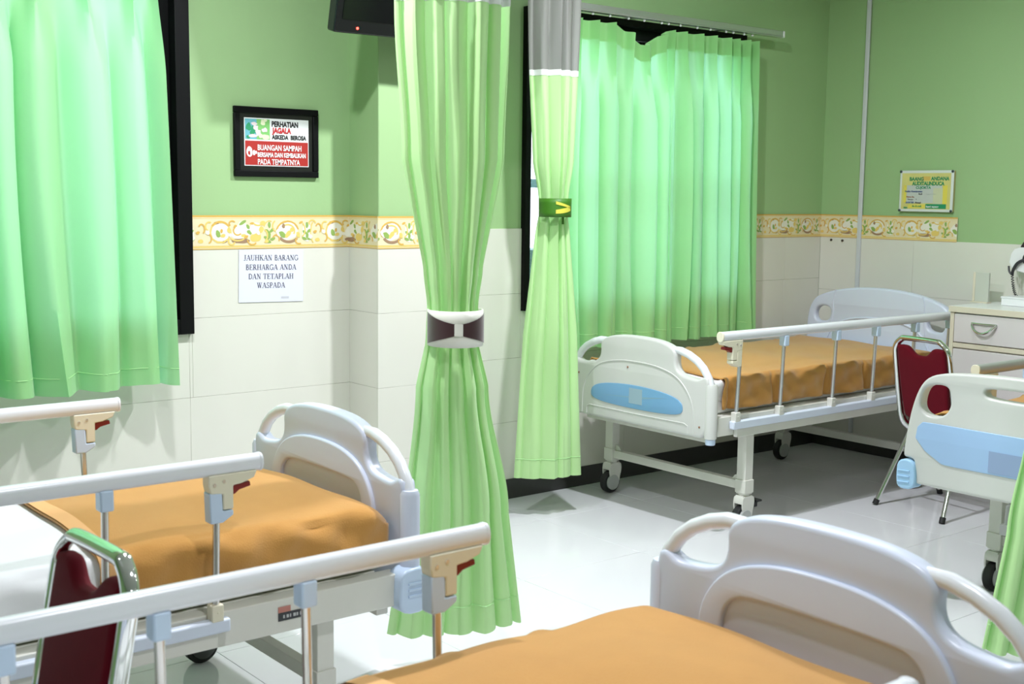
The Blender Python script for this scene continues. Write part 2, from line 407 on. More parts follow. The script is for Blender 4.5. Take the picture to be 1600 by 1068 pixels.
# windows
def window(n, W, yw, bar):
    x0, x1, z0, z1 = W
    r = struct(thing_plain('window_%d' % n, (x0, yw, z0)))
    def P(name, g, m, b=.002): return obj(name, g, m, r, bevel=b)
    X, Z = x1-x0, z1-z0
    f = .055 if n == 1 else .032
    P('window_frame', Geo().box(0, f, -.03, .16, 0, Z).box(X-f, X, -.03, .16, 0, Z).box(f, X-f, -.03, .16, 0, f).box(f, X-f, -.03, .16, Z-f, Z), BLACK)
    k = 3; wdt = (X-2*f)/k
    for i in range(k):
        a = f + i*wdt; b = a + wdt; s = .055 if n == 1 else .004 if i == 0 else .04
        sr = .06
        P('window_sash', Geo().box(a, a+s, .02, .06, f, Z-f).box(b-.05, b, .02, .06, f, Z-f).box(a, b, .02, .06, f, f+sr).box(a, b, .02, .06, Z-f-sr*.9, Z-f), BLACK)
        P('window_pane', Geo().box(a+s, b-.05, .038, .042, f+sr, Z-f-sr*.9), GLASS, 0)
        if bar: P('crossbar', Geo().box(a, b, .07, .09, bar-.02-z0, bar+.02-z0), BARBL)
def thing_plain(name, loc):
    o = bpy.data.objects.new(name, None); COL.objects.link(o); o.location = loc; return o
window(1, W1, YA, None); window(2, W2, YB, 1.45)
# outside
struct(obj('ground_outside', Geo().box(-6, 16, YB+.2, 18, -.4, -.3), PAVE))
o = obj('garden_wall', Geo().box(-3, 14, 6.2, 6.4, -.3, .98).box(-3, 14, 6.17, 6.43, .98, 1.04), HEDGE); tag(o, 'dark teal garden wall outside beyond the window', 'wall')
t = thing('pale_building', 'pale building seen blurred through the window gap', 'building', (8.5, 13, -.3))
obj('wall', Geo().box(-1.5, 3, 0, 4, 0, 2.9), PALEH, t)
obj('roof', Geo().prism([(-1.8, 2.9), (3.3, 2.9), (.75, 4.0)], -.3, 4.3, 'y'), PALEH, t)

# ------------------------------------------------------------------ curtains
def fold_phase(n, rd):
    w_ = [rd.uniform(.55, 1.5) for _ in range(n)]; t = sum(w_); acc = [0]
    for k in w_: acc.append(acc[-1]+k/t)
    return acc
def window_curtain(name, label, x0t, x1t, x0b, x1b, y, zt, zb, n, seed, sag=None, amp=.05, pinch=True):
    rd = random.Random(seed); acc = fold_phase(n, rd)
    fa = [rd.uniform(.6, 1.25) for _ in range(n+1)]; sk = [rd.uniform(-.25, .25) for _ in range(n+1)]
    dr = [rd.uniform(-.35, .35)/n for _ in range(n+1)]; om = [rd.uniform(.08, .20) for _ in range(n+1)]
    ph = [rd.uniform(0, 6.28) for _ in range(6)]
    def fn(u, v):
        i = 0
        while i < n-1 and u > acc[i+1]: i += 1
        t = (u-acc[i])/(acc[i+1]-acc[i])
        # top: flat with narrow pinch at t=0/1 ; bottom: rounded wave
        d = min(t, 1-t)
        pin = math.exp(-(d/.085)**2)*.058
        a = fa[i]*(1-t)+fa[i+1]*t
        tt = t + sk[i]*t*(1-t)*2
        wave = (.5+.5*math.cos(2*PI*tt))*a*amp + .010*math.sin(2*PI*(2*tt)+ph[i % 6])*v + .012*math.sin(2.3*v+ph[(i*2) % 6])*v
        k = min(1, max(0, (v-.06)/.22)); k = k*k*(3-2*k)
        dep = pin*(1-k) + wave*k
        hem = 0
        edge = min(1, u/.02, (1-u)/.02)
        x = (x0t+(x1t-x0t)*u)*(1-v) + (x0b+(x1b-x0b)*u)*v
        x += (x1t-x0t)*(acc[i+1]-acc[i])*om[i]*math.sin(2*PI*t)*k
        x += (dr[i]*(1-t)+dr[i+1]*t)*(x1t-x0t)*math.sin(PI*min(1, v*1.0))*edge
        z = zt+(zb-zt)*v
        z += .004*math.sin(u*40+ph[0])*v
        if sag:
            s = max(0, 1-abs(u-sag[0])/sag[1]); z -= sag[2]*s*(1-v)**2
        return (x, y-dep, z)
    o = obj(name, Geo().grid(fn, n*16, 70), CURT, smooth=80)
    tag(o, label, 'curtain')
    # hem stitching line and header tape
    vt = .085/(zt-zb)
    obj('header_tape', Geo().grid(lambda u, v: tuple(Vector(fn(u, v*vt))+Vector((0, .004, 0))), n*16, 8), HEADT, o, smooth=80)
    g = Geo(); vh = 1-.06/(zt-zb)
    pts = [Vector(fn(i/(n*10), vh))+Vector((0, -.0015, 0)) for i in range(n*10+1)]
    g.tube([p for p in pts], .0010, 4)
    obj('hem_stitch', g, STITCH, o)
    return o, acc, fn
cA, accA, fA = window_curtain('window_curtain', 'light green satin curtain over the left window, hem showing above the wall tiles', 0.30, 1.765, 0.28, 1.815, 4.19, 2.19, .715, 11, 11, amp=.105)
cB, accB, fB = window_curtain('window_curtain', 'light green pleated curtain with sagging header behind the bed by the right window', 3.70, 5.00, 3.70, 5.05, 4.27, 2.185, .69, 14, 5, sag=(.40, .13, .085), amp=.075)
def track(name, label, x0, x1, y, z, accs, fn):
    t = thing(name, label, 'curtain rail', (x0, y, z))
    obj('rail', Geo().box(0, x1-x0, -.016, .016, -.014, .014).box(0, x1-x0, -.018, .018, -.020, -.014), ALU, t, bevel=.002)
    obj('end_cap', Geo().box(x1-x0, x1-x0+.014, -.017, .017, -.02, .015), WHITE, t, bevel=.004)
    obj('end_cap', Geo().box(-.014, 0, -.017, .017, -.02, .015), WHITE, t, bevel=.004)
    for bx in (.35, .75):
        obj('wall_bracket', Geo().box((x1-x0)*bx-.012, (x1-x0)*bx+.012, .014, YB-y+(.0 if y > 4.2 else 0)-.001, -.01, .016), ALU, t, bevel=.002)
    for a in accs:
        p = fn(a, 0)
        if p[0] > x1: continue
        g = Geo().lathe([(.004, 0), (.006, .003), (.006, .008), (.003, .011)], (p[0]-x0, 0, -.031), 'z', 8)
        obj('glider', g, WHITE, t)
    return t
track('curtain_rail', 'grey aluminium curtain rail on the green wall above the right window', 3.66, 5.225, 4.262, 2.243, accB, fB)
track('curtain_rail', 'aluminium curtain rail above the left window', 0.25, 1.90, 4.18, 2.243, accA, fA)

def tied_curtain(name, label, c, ang, prof, zs, zt, seed, n, band, tie_z):
    """prof: list of (z, width, depth, sidewaysshift); sheet gathered in folds, mesh top above zs"""
    rd = random.Random(seed); acc = fold_phase(n, rd)
    fa = [rd.uniform(.5, 1.2) for _ in range(n+1)]; ph = [rd.uniform(0, 6.28) for _ in range(n+2)]
    ca, sa = math.cos(ang), math.sin(ang)
    def P(z):
        for a, b in zip(prof, prof[1:]):
            if a[0] >= z >= b[0]:
                t = (a[0]-z)/(a[0]-b[0]); t = t*t*(3-2*t) if a[4] else t
                return [a[k]+(b[k]-a[k])*t for k in (1, 2, 3)]
        return prof[-1][1:4]
    def raw(u, z, out=0):
        W, Dp, sh = P(z)
        i = 0
        while i < n-1 and u > acc[i+1]: i += 1
        t = (u-acc[i])/(acc[i+1]-acc[i]); a = fa[i]*(1-t)+fa[i+1]*t
        dep = -((abs(math.cos(PI*t))+1e-4)**.62*a)*Dp*.36 - Dp*.55*math.sin(PI*u)**.7
        s = (u-.5)*W + sh + .10*W/n*math.sin(2*PI*t+ph[i])*math.sin(PI*u)
        dep += .006*math.sin(9*z+ph[i])*math.sin(PI*t)
        dep -= out
        return (c[0]+s*ca-dep*sa, c[1]+s*sa+dep*ca, z)
    zb = prof[-1][0]
    zz = lambda u, z: z + (.012*math.sin(u*9+ph[0]) if z < zb+.001 else 0)
    NV = 90
    body = obj(name, Geo().grid(lambda u, v: raw(u, zs+(zb-zs)*v), n*24, NV), CURT2, smooth=80)
    tag(body, label, 'curtain')
    obj('mesh_top', Geo().grid(lambda u, v: raw(u, zt+(zs-zt)*v), n*14, 20), MESHC, body, smooth=80)
    g = Geo(); g.grid(lambda u, v: raw(u, zs+.012-.024*v, .002), n*14, 2); obj('seam_tape', g, HEMW, body, smooth=80)
    g = Geo(); g.tube([Vector(raw(i/(n*10), zb+.085, .0015)) for i in range(n*10+1)], .0012, 4); obj('hem_stitch', g, STITCH, body)
    return body, P, (ca, sa)
VP_ANG = -YAW; ANG1 = -.34; ANG2 = -.40
c1 = (2.140, 2.942)
cb1, P1, _ = tied_curtain('cubicle_curtain', 'tall light green cubicle curtain tied with a white and maroon band beside the left bed', c1, ANG1,
    [(2.70, .40, .13, -.005, 0), (1.92, .335, .12, -.005, 1), (1.50, .30, .12, .0, 0), (1.19, .175, .11, .002, 1), (1.065, .150, .10, .002, 0), (.965, .155, .10, .0, 0), (.84, .215, .13, .0, 1), (.45, .315, .13, .018, 0), (.10, .415, .125, .014, 0)], 1.945, 2.70, 3, 6, None, .93)
c2 = (3.483, 4.048)
cb2, P2, _ = tied_curtain('cubicle_curtain', 'narrow light green curtain with a grey mesh top tied beside the right window', c2, ANG2,
    [(2.70, .26, .10, -.01, 0), (1.92, .215, .10, -.008, 0), (1.56, .18, .1, -.004, 1), (1.375, .130, .09, .0, 0), (1.315, .125, .09, .0, 0), (1.24, .15, .09, -.002, 0), (.8, .240, .10, -.006, 0), (.175, .305, .085, -.006, 0)], 1.905, 2.70, 8, 4, None, 1.39)
c3 = (3.545, 1.785)
cb3, P3, _ = tied_curtain('cubicle_curtain', 'light green curtain cut off by the right edge of the photo', c3, VP_ANG,
    [(2.70, .40, .13, 0, 0), (1.92, .335, .12, 0, 1), (1.45, .30, .12, 0, 0), (1.10, .175, .11, 0, 1), (.97, .15, .10, 0, 0), (.88, .155, .10, 0, 0), (.75, .24, .13, 0, 1), (.42, .33, .15, 0, 0), (.06, .44, .16, 0, 0)], 1.925, 2.70, 21, 7, None, .93)
def ellipse_band(c, sh, W, Dp, z0, z1, ang, out, a0=0, a1=2*PI, n=36, edge=None, cf=-.55):
    ca, sa = math.cos(ang), math.sin(ang); cyd = Dp*cf
    g = Geo()
    def fn(u, v):
        a = a0+(a1-a0)*u
        zlo, zhi = edge(u) if edge else (z0, z1)
        s = (W/2+out)*math.cos(a)+sh; d = (Dp*.82+out)*math.sin(a)+cyd
        return (c[0]+s*ca-d*sa, c[1]+s*sa+d*ca, zlo+(zhi-zlo)*v)
    g.grid(fn, n, 4)
    return g
# white band with maroon bow on the tall curtain
zt0, zt1 = .962, 1.066
band = obj('tieback', ellipse_band(c1, .002, .150, .10, zt0, zt1, ANG1, .006), IVORY, smooth=80)
sd = band.modifiers.new('thick', 'SOLIDIFY'); sd.thickness = .003
tag(band, 'white tieback band with a maroon bow print around the tall green curtain', 'tieback')
def bowL(u): k = (1-u)**1.0; k = 1-u; return ((.885+.018*(1-k)**1.2), (.962-.022*(1-k)))
fr = lambda k: (1.014-.017-.029*k, 1.014+.017+.030*k**1.3)
obj('bow_wing', ellipse_band(c1, .002, .150, .10, 0, 0, ANG1, .0085, PI*1.00, PI*1.40, 16, lambda u: fr(1-u)), MAROON, band, smooth=80)
obj('bow_wing', ellipse_band(c1, .002, .150, .10, 0, 0, ANG1, .0085, PI*1.475, PI*1.88, 16, lambda u: fr(u)), MAROON, band, smooth=80)
obj('bow_knot', ellipse_band(c1, .002, .150, .10, .997, 1.031, ANG1, .012, PI*1.392, PI*1.483, 8), IVORY, band, smooth=80)
band2 = obj('tieback', ellipse_band(c2, .0, .124, .09, 1.305, 1.383, ANG2, .006), BANDG, smooth=80)
sd = band2.modifiers.new('thick', 'SOLIDIFY'); sd.thickness = .003
tag(band2, 'dark green tieback with a yellow leaf print around the curtain by the window', 'tieback')
obj('yellow_print', ellipse_band(c2, .0, .124, .09, 0, 0, ANG2, .0085, PI*1.40, PI*1.74, 12, lambda u: (1.320+.012*u**2, 1.336+.014*u)), BANDY, band2, smooth=80)
obj('yellow_print', ellipse_band(c2, .0, .124, .09, 0, 0, ANG2, .0085, PI*1.40, PI*1.74, 12, lambda u: (1.359-.018*u, 1.372-.022*u)), BANDY, band2, smooth=80)
obj('hanging_tag', Geo().box(-.005, .005, -.002, .002, -.03, 0), BANDG, band2).location = (c2[0]-.075*math.sin(YAW)+.03, c2[1]-.085-.01, 1.305)
for i, (cc, nm) in enumerate(((c1, 'tall tied curtain'), (c2, 'tied curtain by the window'), (c3, 'curtain at the right edge'))):
    o = obj('ceiling_track', Geo().box(-.4, .4, -.012, .012, -.05, 0), ALU, bevel=.002); o.location = (cc[0], cc[1]+.0, CEIL); o.rotation_euler = (0, 0, VP_ANG)
    tag(o, 'ceiling curtain track above the ' + nm, 'curtain rail')

# ------------------------------------------------------------------ beds
def mirror(P): return [(-u, v) for u, v in reversed(P)]
def foot_panel(bed, half, zb, zt, plastic, outer, insert):
    k = half/.42; dz = zt-.80
    H = [(.0, .800), (.10, .797), (.17, .786), (.212, .768), (.228, .745), (.224, .712), (.233, .683), (.26, .664), (.31, .656), (.355, .654), (.374, .664), (.392, .672)]
    H = [(u*k, v+dz) for u, v in H]
    top = [(.415*k, .655+dz), (.415*k, zb+.0)]
    R_ = H[1:]+top
    out = [(.30*k, zb)]
    full = mirror(out) + [(-.415*k, zb)] + [(-.415*k, .655+dz)] + mirror(H)[:] + H[1:] + top + out
    # de-duplicate
    Q = []
    for p in full:
        if not Q or abs(p[0]-Q[-1][0])+abs(p[1]-Q[-1][1]) > 1e-4: Q.append(p)
    fp = flat('foot_panel', [smooth_poly(Q, 2)], .045, .012, plastic, bed)
    for s in (-1, 1):
        pth = [(.0, s*u*k, v+dz) for u, v in ((.195, .762), (.24, .760), (.285, .748), (.33, .727), (.365, .700), (.393, .663), (.407, .63), (.411, .60))]
        g = Geo(); g.tube(pth, [.014, .0165, .0165, .0165, .0165, .0165, .0165, .0165], 12)
        obj('grab_handle', g, RAILM, fp, smooth=60)
        g = Geo(); yy = s*.411*k; g.lathe([(.018, 0), (.026, .004), (.026, .64+dz-zb-.012), (.021, .64+dz-zb)], (0, yy, zb), 'z', 16)
        obj('corner_post', g, plastic, fp, smooth=60)
        obj('post_foot', Geo().lathe([(.019, -.022), (.021, -.018), (.021, .001)], (0, yy, zb), 'z', 12), BLUEPL, fp)
    # raised frame on the inner face (x<0)
    ring = [(-.29*k, zb+.06), (-.287*k, .57+dz), (-.255*k, .635+dz), (-.20*k, .682+dz), (-.11*k, .708+dz), (0, .714+dz)]
    ring = ring + [(-u, v) for u, v in reversed(ring[:-1])]
    inner = [(-.232*k, zb+.10), (-.228*k, .575+dz), (-.205*k, .615+dz), (-.16*k, .632+dz), (.16*k, .632+dz), (.205*k, .615+dz), (.228*k, .575+dz), (.232*k, zb+.10)]
    flat('raised_frame', [smooth_poly(ring, 2), smooth_poly(inner, 2)], .016, .006, plastic, fp, mp=lambda u, v, w_: (-.0255+w_, u, v))
    if outer:
        oval = [(-.28, .52), (-.265, .555), (-.18, .577), (0, .588), (.18, .577), (.265, .555), (.28, .52), (.265, .497), (.18, .486), (0, .482), (-.18, .486), (-.265, .497)]
        flat('insert_plate', [smooth_poly([(u*k, v+dz) for u, v in oval], 2)], .006, .002, insert, fp, mp=lambda u, v, w_: (.0235+w_, u, v))
        g = Geo(); g.box(.0262, .0272, -.035, .045, .505, .572); cd = obj('card_holder', g, mat('card_blue_grey', (.3, .42, .5), .4), fp)
        g = Geo(); g.add([(.0268, -.21, .520), (.0268, .05, .532), (.0268, .20, .556), (.0268, .06, .542), (.0268, -.03, .534)], [(0, 1, 2, 3, 4)]); obj('faded_streak', g, mat('streak', (.22, .38, .5), .5), fp)
        arcp = [(.0225, u, v) for u, v in [(-.34, zb+.01), (-.335, .53), (-.30, .60), (-.23, .655), (-.12, .682), (0, .688), (.12, .682), (.23, .655), (.30, .60), (.335, .53), (.34, zb+.01)]]
        arcp = catmull(arcp, 5); g = Geo(); g.tube(arcp, .0035, 6); obj('moulded_line', g, plastic, fp)
        low = [(.0225, u, v) for u, v in [(-.31, zb+.01), (-.308, .455), (-.29, .463), (0, .461), (.29, .463), (.308, .455), (.31, zb+.01)]]
        g = Geo(); g.tube(low, .003, 6); obj('moulded_line', g, plastic, fp)
        for (yy, zz) in ((-.365, .60), (-.385, .47), (.375, .46), (-.05, .66)):
            obj('screw', Geo().lathe([(.0045, 0), (.0045, .003), (.002, .004)], (.022, yy, zz), 'x', 8), mat('rusty_screw', (.25, .12, .07), .6), fp)
    return fp
def catmull(P, n):
    out = []; P = [Vector(p) for p in P]
    for i in range(len(P)-1):
        a = P[max(i-1, 0)]; b = P[i]; c = P[i+1]; d = P[min(i+2, len(P)-1)]
        for j in range(n):
            t = j/n; out.append(.5*((2*b)+(-a+c)*t+(2*a-5*b+4*c-d)*t*t+(-a+3*b-3*c+d)*t**3))
    out.append(P[-1]); return out

def caster(bed, x, y, zleg, brake, rz, dark=False):
    r = .052
    body = Geo()
    ck = [(-.030, .145), (.030, .145), (.038, .128), (.036, .10), (.030, .085), (.024, .05), (.012, .037), (-.008, .037), (-.022, .05), (-.036, .09), (-.037, .125)]
    ck = smooth_poly(ck, 1)
    for s in (-1, 1):
        body.prism(ck, s*.020, s*.026, 'y')
    body.prism([(-.035, .112), (.035, .112), (.037, .128), (.028, .146), (-.028, .146), (-.036, .13)], -.021, .021, 'y')
    body.lathe([(.02, .144), (.024, .147), (.024, .152), (.012, .154), (.012, zleg)], (0, 0, 0), 'z', 12)
    o = obj('caster', body, WHITEC, bed, smooth=35)
    o.location = (x, y, 0); o.rotation_euler = (0, 0, rz)
    g = Geo(); g.lathe([(.040, -.017), (r-.004, -.0165), (r, -.012), (r, .012), (r-.004, .0165), (.040, .017)], (-.012, 0, r), 'y', 28)
    wl = obj('wheel', g, TYRE, o, smooth=35)
    g = Geo(); g.lathe([(.034, -.0275), (.036, -.026), (.036, .026), (.034, .0275), (.008, .029)], (-.012, 0, r), 'y', 24)
    obj('hub', g, HUBD if dark else HUB, o, smooth=35)
    if brake:
        obj('brake_pedal', Geo().box(.03, .07, -.018, .018, .088, .112).box(.06, .095, -.022, .022, .108, .118), RUB, o, bevel=.004)
WHITEC = mat('caster_white', (.68, .67, .62), .4)

def latch(bed, xe, y, zt, side, two_tone):
    """T bracket under the rail end at x=xe (rail runs to -x from there), outer side sign"""
    z = zt-.04
    T = [(-.132, .004), (-.012, .004), (-.020, -.012), (-.050, -.022), (-.072, -.024), (-.072, -.078), (-.098, -.078), (-.098, -.042), (-.128, -.038), (-.132, -.02)]
    o = obj('latch_bracket', Geo().prism([(xe+u, z+v) for u, v in T], y-.017, y+.017, 'y'), CREAMP, bed, bevel=.003)
    lv = [(-.074, -.022), (-.028, -.021), (-.026, -.032), (-.055, -.038), (-.066, -.046), (-.074, -.046)]
    obj('release_lever', Geo().prism([(xe+u, z+v) for u, v in lv], y-.011, y+.011, 'y'), REDP, o, bevel=.002)
    Lp = [(-.130, -.036), (-.100, -.036), (-.098, -.080), (-.072, -.080), (-.072, -.092), (-.098, -.107), (-.128, -.107)]
    obj('latch_sleeve', Geo().prism([(xe+u, z+v) for u, v in Lp], y-.0165, y+.0165, 'y'), BLUEPL if two_tone else CREAMP, o, bevel=.003)
    for u, v in ((-.118, -.018), (-.095, -.012)):
        obj('rivet', Geo().lathe([(.004, -.0185), (.004, .0185)], (xe+u, y, z+v), 'y', 8), ALU, o)
def side_rail(bed, y, zt, x0, x1, posts, beam_y, lz0, lz1, lx0, lx1, two_tone, postm, s, rm=None):
    g = Geo(); sec = smooth_poly([(-.0175, -.02), (.0175, -.02), (.0175, .02), (-.0175, .02)], 2)
    g.prism([(y+u, zt-.02+v) for u, v in sec], x1, x0, 'x')
    tr = obj('top_rail', g, rm or RAILM, bed, smooth=50)
    for xx in (x0, x1):
        d = .004 if xx == x0 else -.004
        obj('rail_cap', Geo().prism([(y+u*1.06, zt-.02+v*1.06) for u, v in sec], xx-abs(d), xx+abs(d), 'x'), RAILM if two_tone else CREAMP, tr, bevel=.002)
    lr = obj('lower_rail', Geo().box(lx1, lx0, beam_y+s*.001, beam_y+s*.028, lz0, lz1) if s > 0 else Geo().box(lx1, lx0, beam_y-.028, beam_y-.001, lz0, lz1), LOWR, bed, bevel=.005)
    obj('rail_cover', Geo().box(lx1+.01, lx0-.03, min(beam_y+s*.001, beam_y+s*.02), max(beam_y+s*.001, beam_y+s*.02), lz0-.035, lz0), STEEL, lr, bevel=.002)
    yb = beam_y+s*.014
    for i, px in enumerate(posts):
        ztop = zt-.04 if i else zt-.11
        p = obj('rail_post', Geo().tube([(px, yb, lz1), (px, y, ztop)], .0085, 12), postm, bed, smooth=60)
        if i: obj('post_clamp', Geo().box(px-.015, px+.015, y-.0165, y+.0165, ztop-.042, ztop+.004), BLUEPL, p, bevel=.004)
        obj('post_foot', Geo().box(px-.015, px+.015, yb-.014, yb+.014, lz1-.004, lz1+.036).lathe([(.003, -.016), (.003, .016)], (px, yb, lz1+.018), 'y', 8), CREAMP if two_tone else STEEL, p, bevel=.003)
LOWR = mat('blue_white_rail', (.66, .72, .84), .35)
POSTA = mat('steel_post', (.68, .65, .62), .22, metal=.9)

def cushion(name, x0, x1, y0, y1, z0, z1, m, crown=.02, rad=.035, nx=36, ny=20, seed=1, noise=.004, parent=None):
    """soft slab: rounded edges, slightly crowned top"""
    rd = random.Random(seed); ph = [rd.uniform(0, 6.28) for _ in range(8)]
    g = Geo(); ring = []
    def edge(t, L0, L1):  # distribute with rounding
        return L0+(L1-L0)*t
    prof = []  # (inset, z) side profile bottom to top
    for k in range(6): a = PI/2*k/5; prof.append((rad*(1-math.sin(a)), z0+rad*.5*(1-math.cos(a)) if False else z0+rad*.6*(1-math.cos(a))))
    prof = [(rad*.5, z0), (rad*.15, z0+.006), (0, z0+rad*.5)]
    for k in range(7): a = PI/2*k/6; prof.append((rad*(1-math.cos(a)), z1-rad+rad*math.sin(a)))
    NX, NY = nx, ny
    def per(ins):
        P = []
        for i in range(NX): P.append((x0+ins+(x1-x0-2*ins)*i/NX, y0+ins))
        for i in range(NY): P.append((x1-ins, y0+ins+(y1-y0-2*ins)*i/NY))
        for i in range(NX): P.append((x1-ins-(x1-x0-2*ins)*i/NX, y1-ins))
        for i in range(NY): P.append((x0+ins, y1-ins-(y1-y0-2*ins)*i/NY))
        return P
    vs = []; fs = []
    n = 2*(NX+NY)
    for ins, z in prof:
        for (x, y) in per(ins):
            wv = noise*(math.sin(x*17+ph[0]+z*20)+.7*math.sin(y*23+ph[1]-z*30)+.6*math.sin(x*41+ph[2]))
            ox = wv if (abs(y-y0) < ins+.001 or abs(y-y1) < ins+.001) else 0
            s = -1 if abs(y-y0) < abs(y-y1) else 1
            vs.append((x, y+ox*.6*s*(1 if z0+.01 < z else .3), z))
    R_ = len(prof)
    for r in range(R_-1):
        for j in range(n): fs.append((r*n+j, r*n+(j+1) % n, (r+1)*n+(j+1) % n, (r+1)*n+j))
    # top grid
    b = len(vs); ins = rad
    for j in range(NY+1):
        for i in range(NX+1):
            u, v = i/NX, j/NY
            x = x0+ins+(x1-x0-2*ins)*u; y = y0+ins+(y1-y0-2*ins)*v
            e = (4*u*(1-u))**.5*(4*v*(1-v))**.5
            vs.append((x, y, z1+crown*e**.8+noise*.5*e*(math.sin(x*9+ph[3]+y*5)+math.sin(y*14+ph[4]-x*4))))
    for j in range(NY):
        for i in range(NX): fs.append((b+j*(NX+1)+i, b+j*(NX+1)+i+1, b+(j+1)*(NX+1)+i+1, b+(j+1)*(NX+1)+i))
    fs.append(tuple(range(n-1, -1, -1)))
    g.add(vs, fs)
    import bmesh
    o = obj(name, g, m, parent, smooth=70)
    bm = bmesh.new(); bm.from_mesh(o.data); bmesh.ops.remove_doubles(bm, verts=bm.verts, dist=.0004); bmesh.ops.recalc_face_normals(bm, faces=bm.faces); bm.to_mesh(o.data); bm.free()
    return o

def blanket(name, x0, x1, y0, y1, zlow, zlow2, ztop, crown, loc, rz, label, seed, dents=(), hem_x=None, endwrap=0, mt=None, cat='blanket', nz=1.0, rad=.045):
    """cloth over the mattress from x1 (head side, negative) to x0 (foot side); hangs to zlow at -y side and zlow2 at +y side"""
    rd = random.Random(seed); ph = [rd.uniform(0, 6.28) for _ in range(12)]
    # cross-section parameter v 0..1 from -y bottom over top to +y bottom
    L1 = ztop-zlow; L2 = ztop-zlow2; Wd = y1-y0; tot = L1+Wd+L2
    def sec(v):
        s = v*tot
        if s < L1-rad: return (y0, zlow+s, -1, 0)
        if s < L1+rad:
            a = (s-(L1-rad))/(2*rad)*PI/2
            return (y0+rad*(1-math.cos(a)), ztop-rad+rad*math.sin(a), -math.cos(a), math.sin(a))
        if s < L1+Wd-rad: return (y0+(s-L1), ztop, 0, 1)
        if s < L1+Wd+rad:
            a = (s-(L1+Wd-rad))/(2*rad)*PI/2
            return (y1-rad*(1-math.sin(a)), ztop-rad+rad*math.cos(a), math.sin(a), math.cos(a))
        return (y1, ztop-(s-L1-Wd), 1, 0)
    def fn(u, v):
        x = x1+(x0-x1)*u
        y, z, ny_, nz_ = sec(v)
        t = min(1, max(0, (y-y0)/Wd)); e = math.sin(PI*t)**.6 if 0 < t < 1 else 0
        ux = min(1, max(0, (x-x1)/(x0-x1)))
        rise = crown*e*(math.sin(PI*min(1, max(0.0, ux)))**.35 if endwrap == 0 else (1-ux**6))
        d = .0035*math.sin(x*11+ph[0]+y*6)+.0025*math.sin(x*23-y*17+ph[1])
        side = abs(ny_)
        if side > .5:
            d += .006*math.sin(x*9+ph[2]+z*35)+.005*math.sin(x*29+z*52+ph[3])+.004*math.sin(x*57-z*38+ph[4])
        d *= nz
        for dx in dents:
            d -= side*.017*math.exp(-((x-dx)/.011)**2)
        zz = z + rise*nz_ + d*nz_
        yy = y + d*ny_
        if endwrap and x > x0-.07:
            a = (x-(x0-.07))/.07
            zz -= (.045*a*a)*max(nz_, 0)
            yy -= ny_*.03*a*a
        return (x, yy, zz)
    o = obj(name, Geo().grid(fn, 170 if dents else 80, 64), mt or BLANK, smooth=80)
    sdm = o.modifiers.new('thick', 'SOLIDIFY'); sdm.thickness = .006; sdm.offset = -1
    o.location = loc; o.rotation_euler = (0, 0, rz)
    tag(o, label, cat)
    if hem_x is not None:
        # peach turned edge along the head-side border
        g = Geo()
        g.grid(lambda u, v: tuple(Vector(fn(hem_x[0]+(hem_x[1]-hem_x[0])*u, v)) + Vector((0, .003*sec(v)[2], .003*max(sec(v)[3], 0)))), 3, 64)
        obj('turned_hem', g, HEMB, o, smooth=80)
    return o

def bed(loc, rz, label, half, zb, zt, plastic, z0, z1, foot_kind, guards, leg_x, leg_y, Lx, head=False, brake=False, outer=False, dark=False, insert=None, legx2=None):
    b = thing('hospital_bed', label, 'bed', loc, rz)
    if foot_kind == 'A': foot_panel(b, half, zb, zt, plastic, outer, insert)
    for s in (-1, 1):
        obj('side_beam', Geo().box(-Lx+.04, -.035, min(s*(half-.05), s*half), max(s*(half-.05), s*half), z0, z1), STEEL, b, bevel=.003)
        for lx in (-leg_x, -Lx+leg_x):
            obj('leg', Geo().box(lx-.024, lx+.024, s*leg_y-.024, s*leg_y+.024, .152, z0+.002).box(lx-.028, lx+.028, s*leg_y-.028, s*leg_y+.028, .158, .215), STEEL, b, bevel=.002)
            caster(b, lx, s*leg_y, .16, brake and lx == -leg_x and s*brake > 0, PI if s > 0 else PI, dark)
    for lx in (-leg_x, -Lx+leg_x):
        obj('cross_bar', Geo().box(lx-.016, lx+.016, -leg_y+.024, leg_y-.024, .170, .207), STEEL, b, bevel=.002)
        for s in (-1, 1):
            obj('gusset', Geo().prism([(s*(leg_y-.028), .207), (s*(leg_y-.065), .207), (s*(leg_y-.05), .225), (s*(leg_y-.028), .232)], lx-.004, lx+.004, 'x'), STEEL, b)
    obj('end_beam', Geo().box(-.075, -.04, -half+.05, half-.05, z0-.035, z0+.03), STEEL, b, bevel=.002)
    obj('end_beam', Geo().box(-Lx+.04, -Lx+.075, -half+.05, half-.05, z0, z1-.01), STEEL, b, bevel=.002)
    obj('mattress_platform', Geo().box(-Lx+.075, -.08, -half+.05, half-.05, z1-.02, z1+.002), STEEL, b, bevel=.002)
    if guards:
        for s in (-1, 1):
            gg = Geo(); y = s*half
            gg.prism(smooth_poly([(-.055, z0-.02), (.04, z0-.02), (.045, z0+.05), (.035, z1+.015), (-.05, z1+.015), (-.055, z0+.05)], 2), y-.03, y+.03, 'y')
            G = obj('corner_guard', gg, BLUEPL, b, bevel=.006, seg=3)
            for k in range(3):
                obj('rib', Geo().tube([(-.03, y+s*.031, z0+.028+k*.016), (.028, y+s*.031, z0+.028+k*.016)], .0035, 8), BLUEPL, G)
    return b

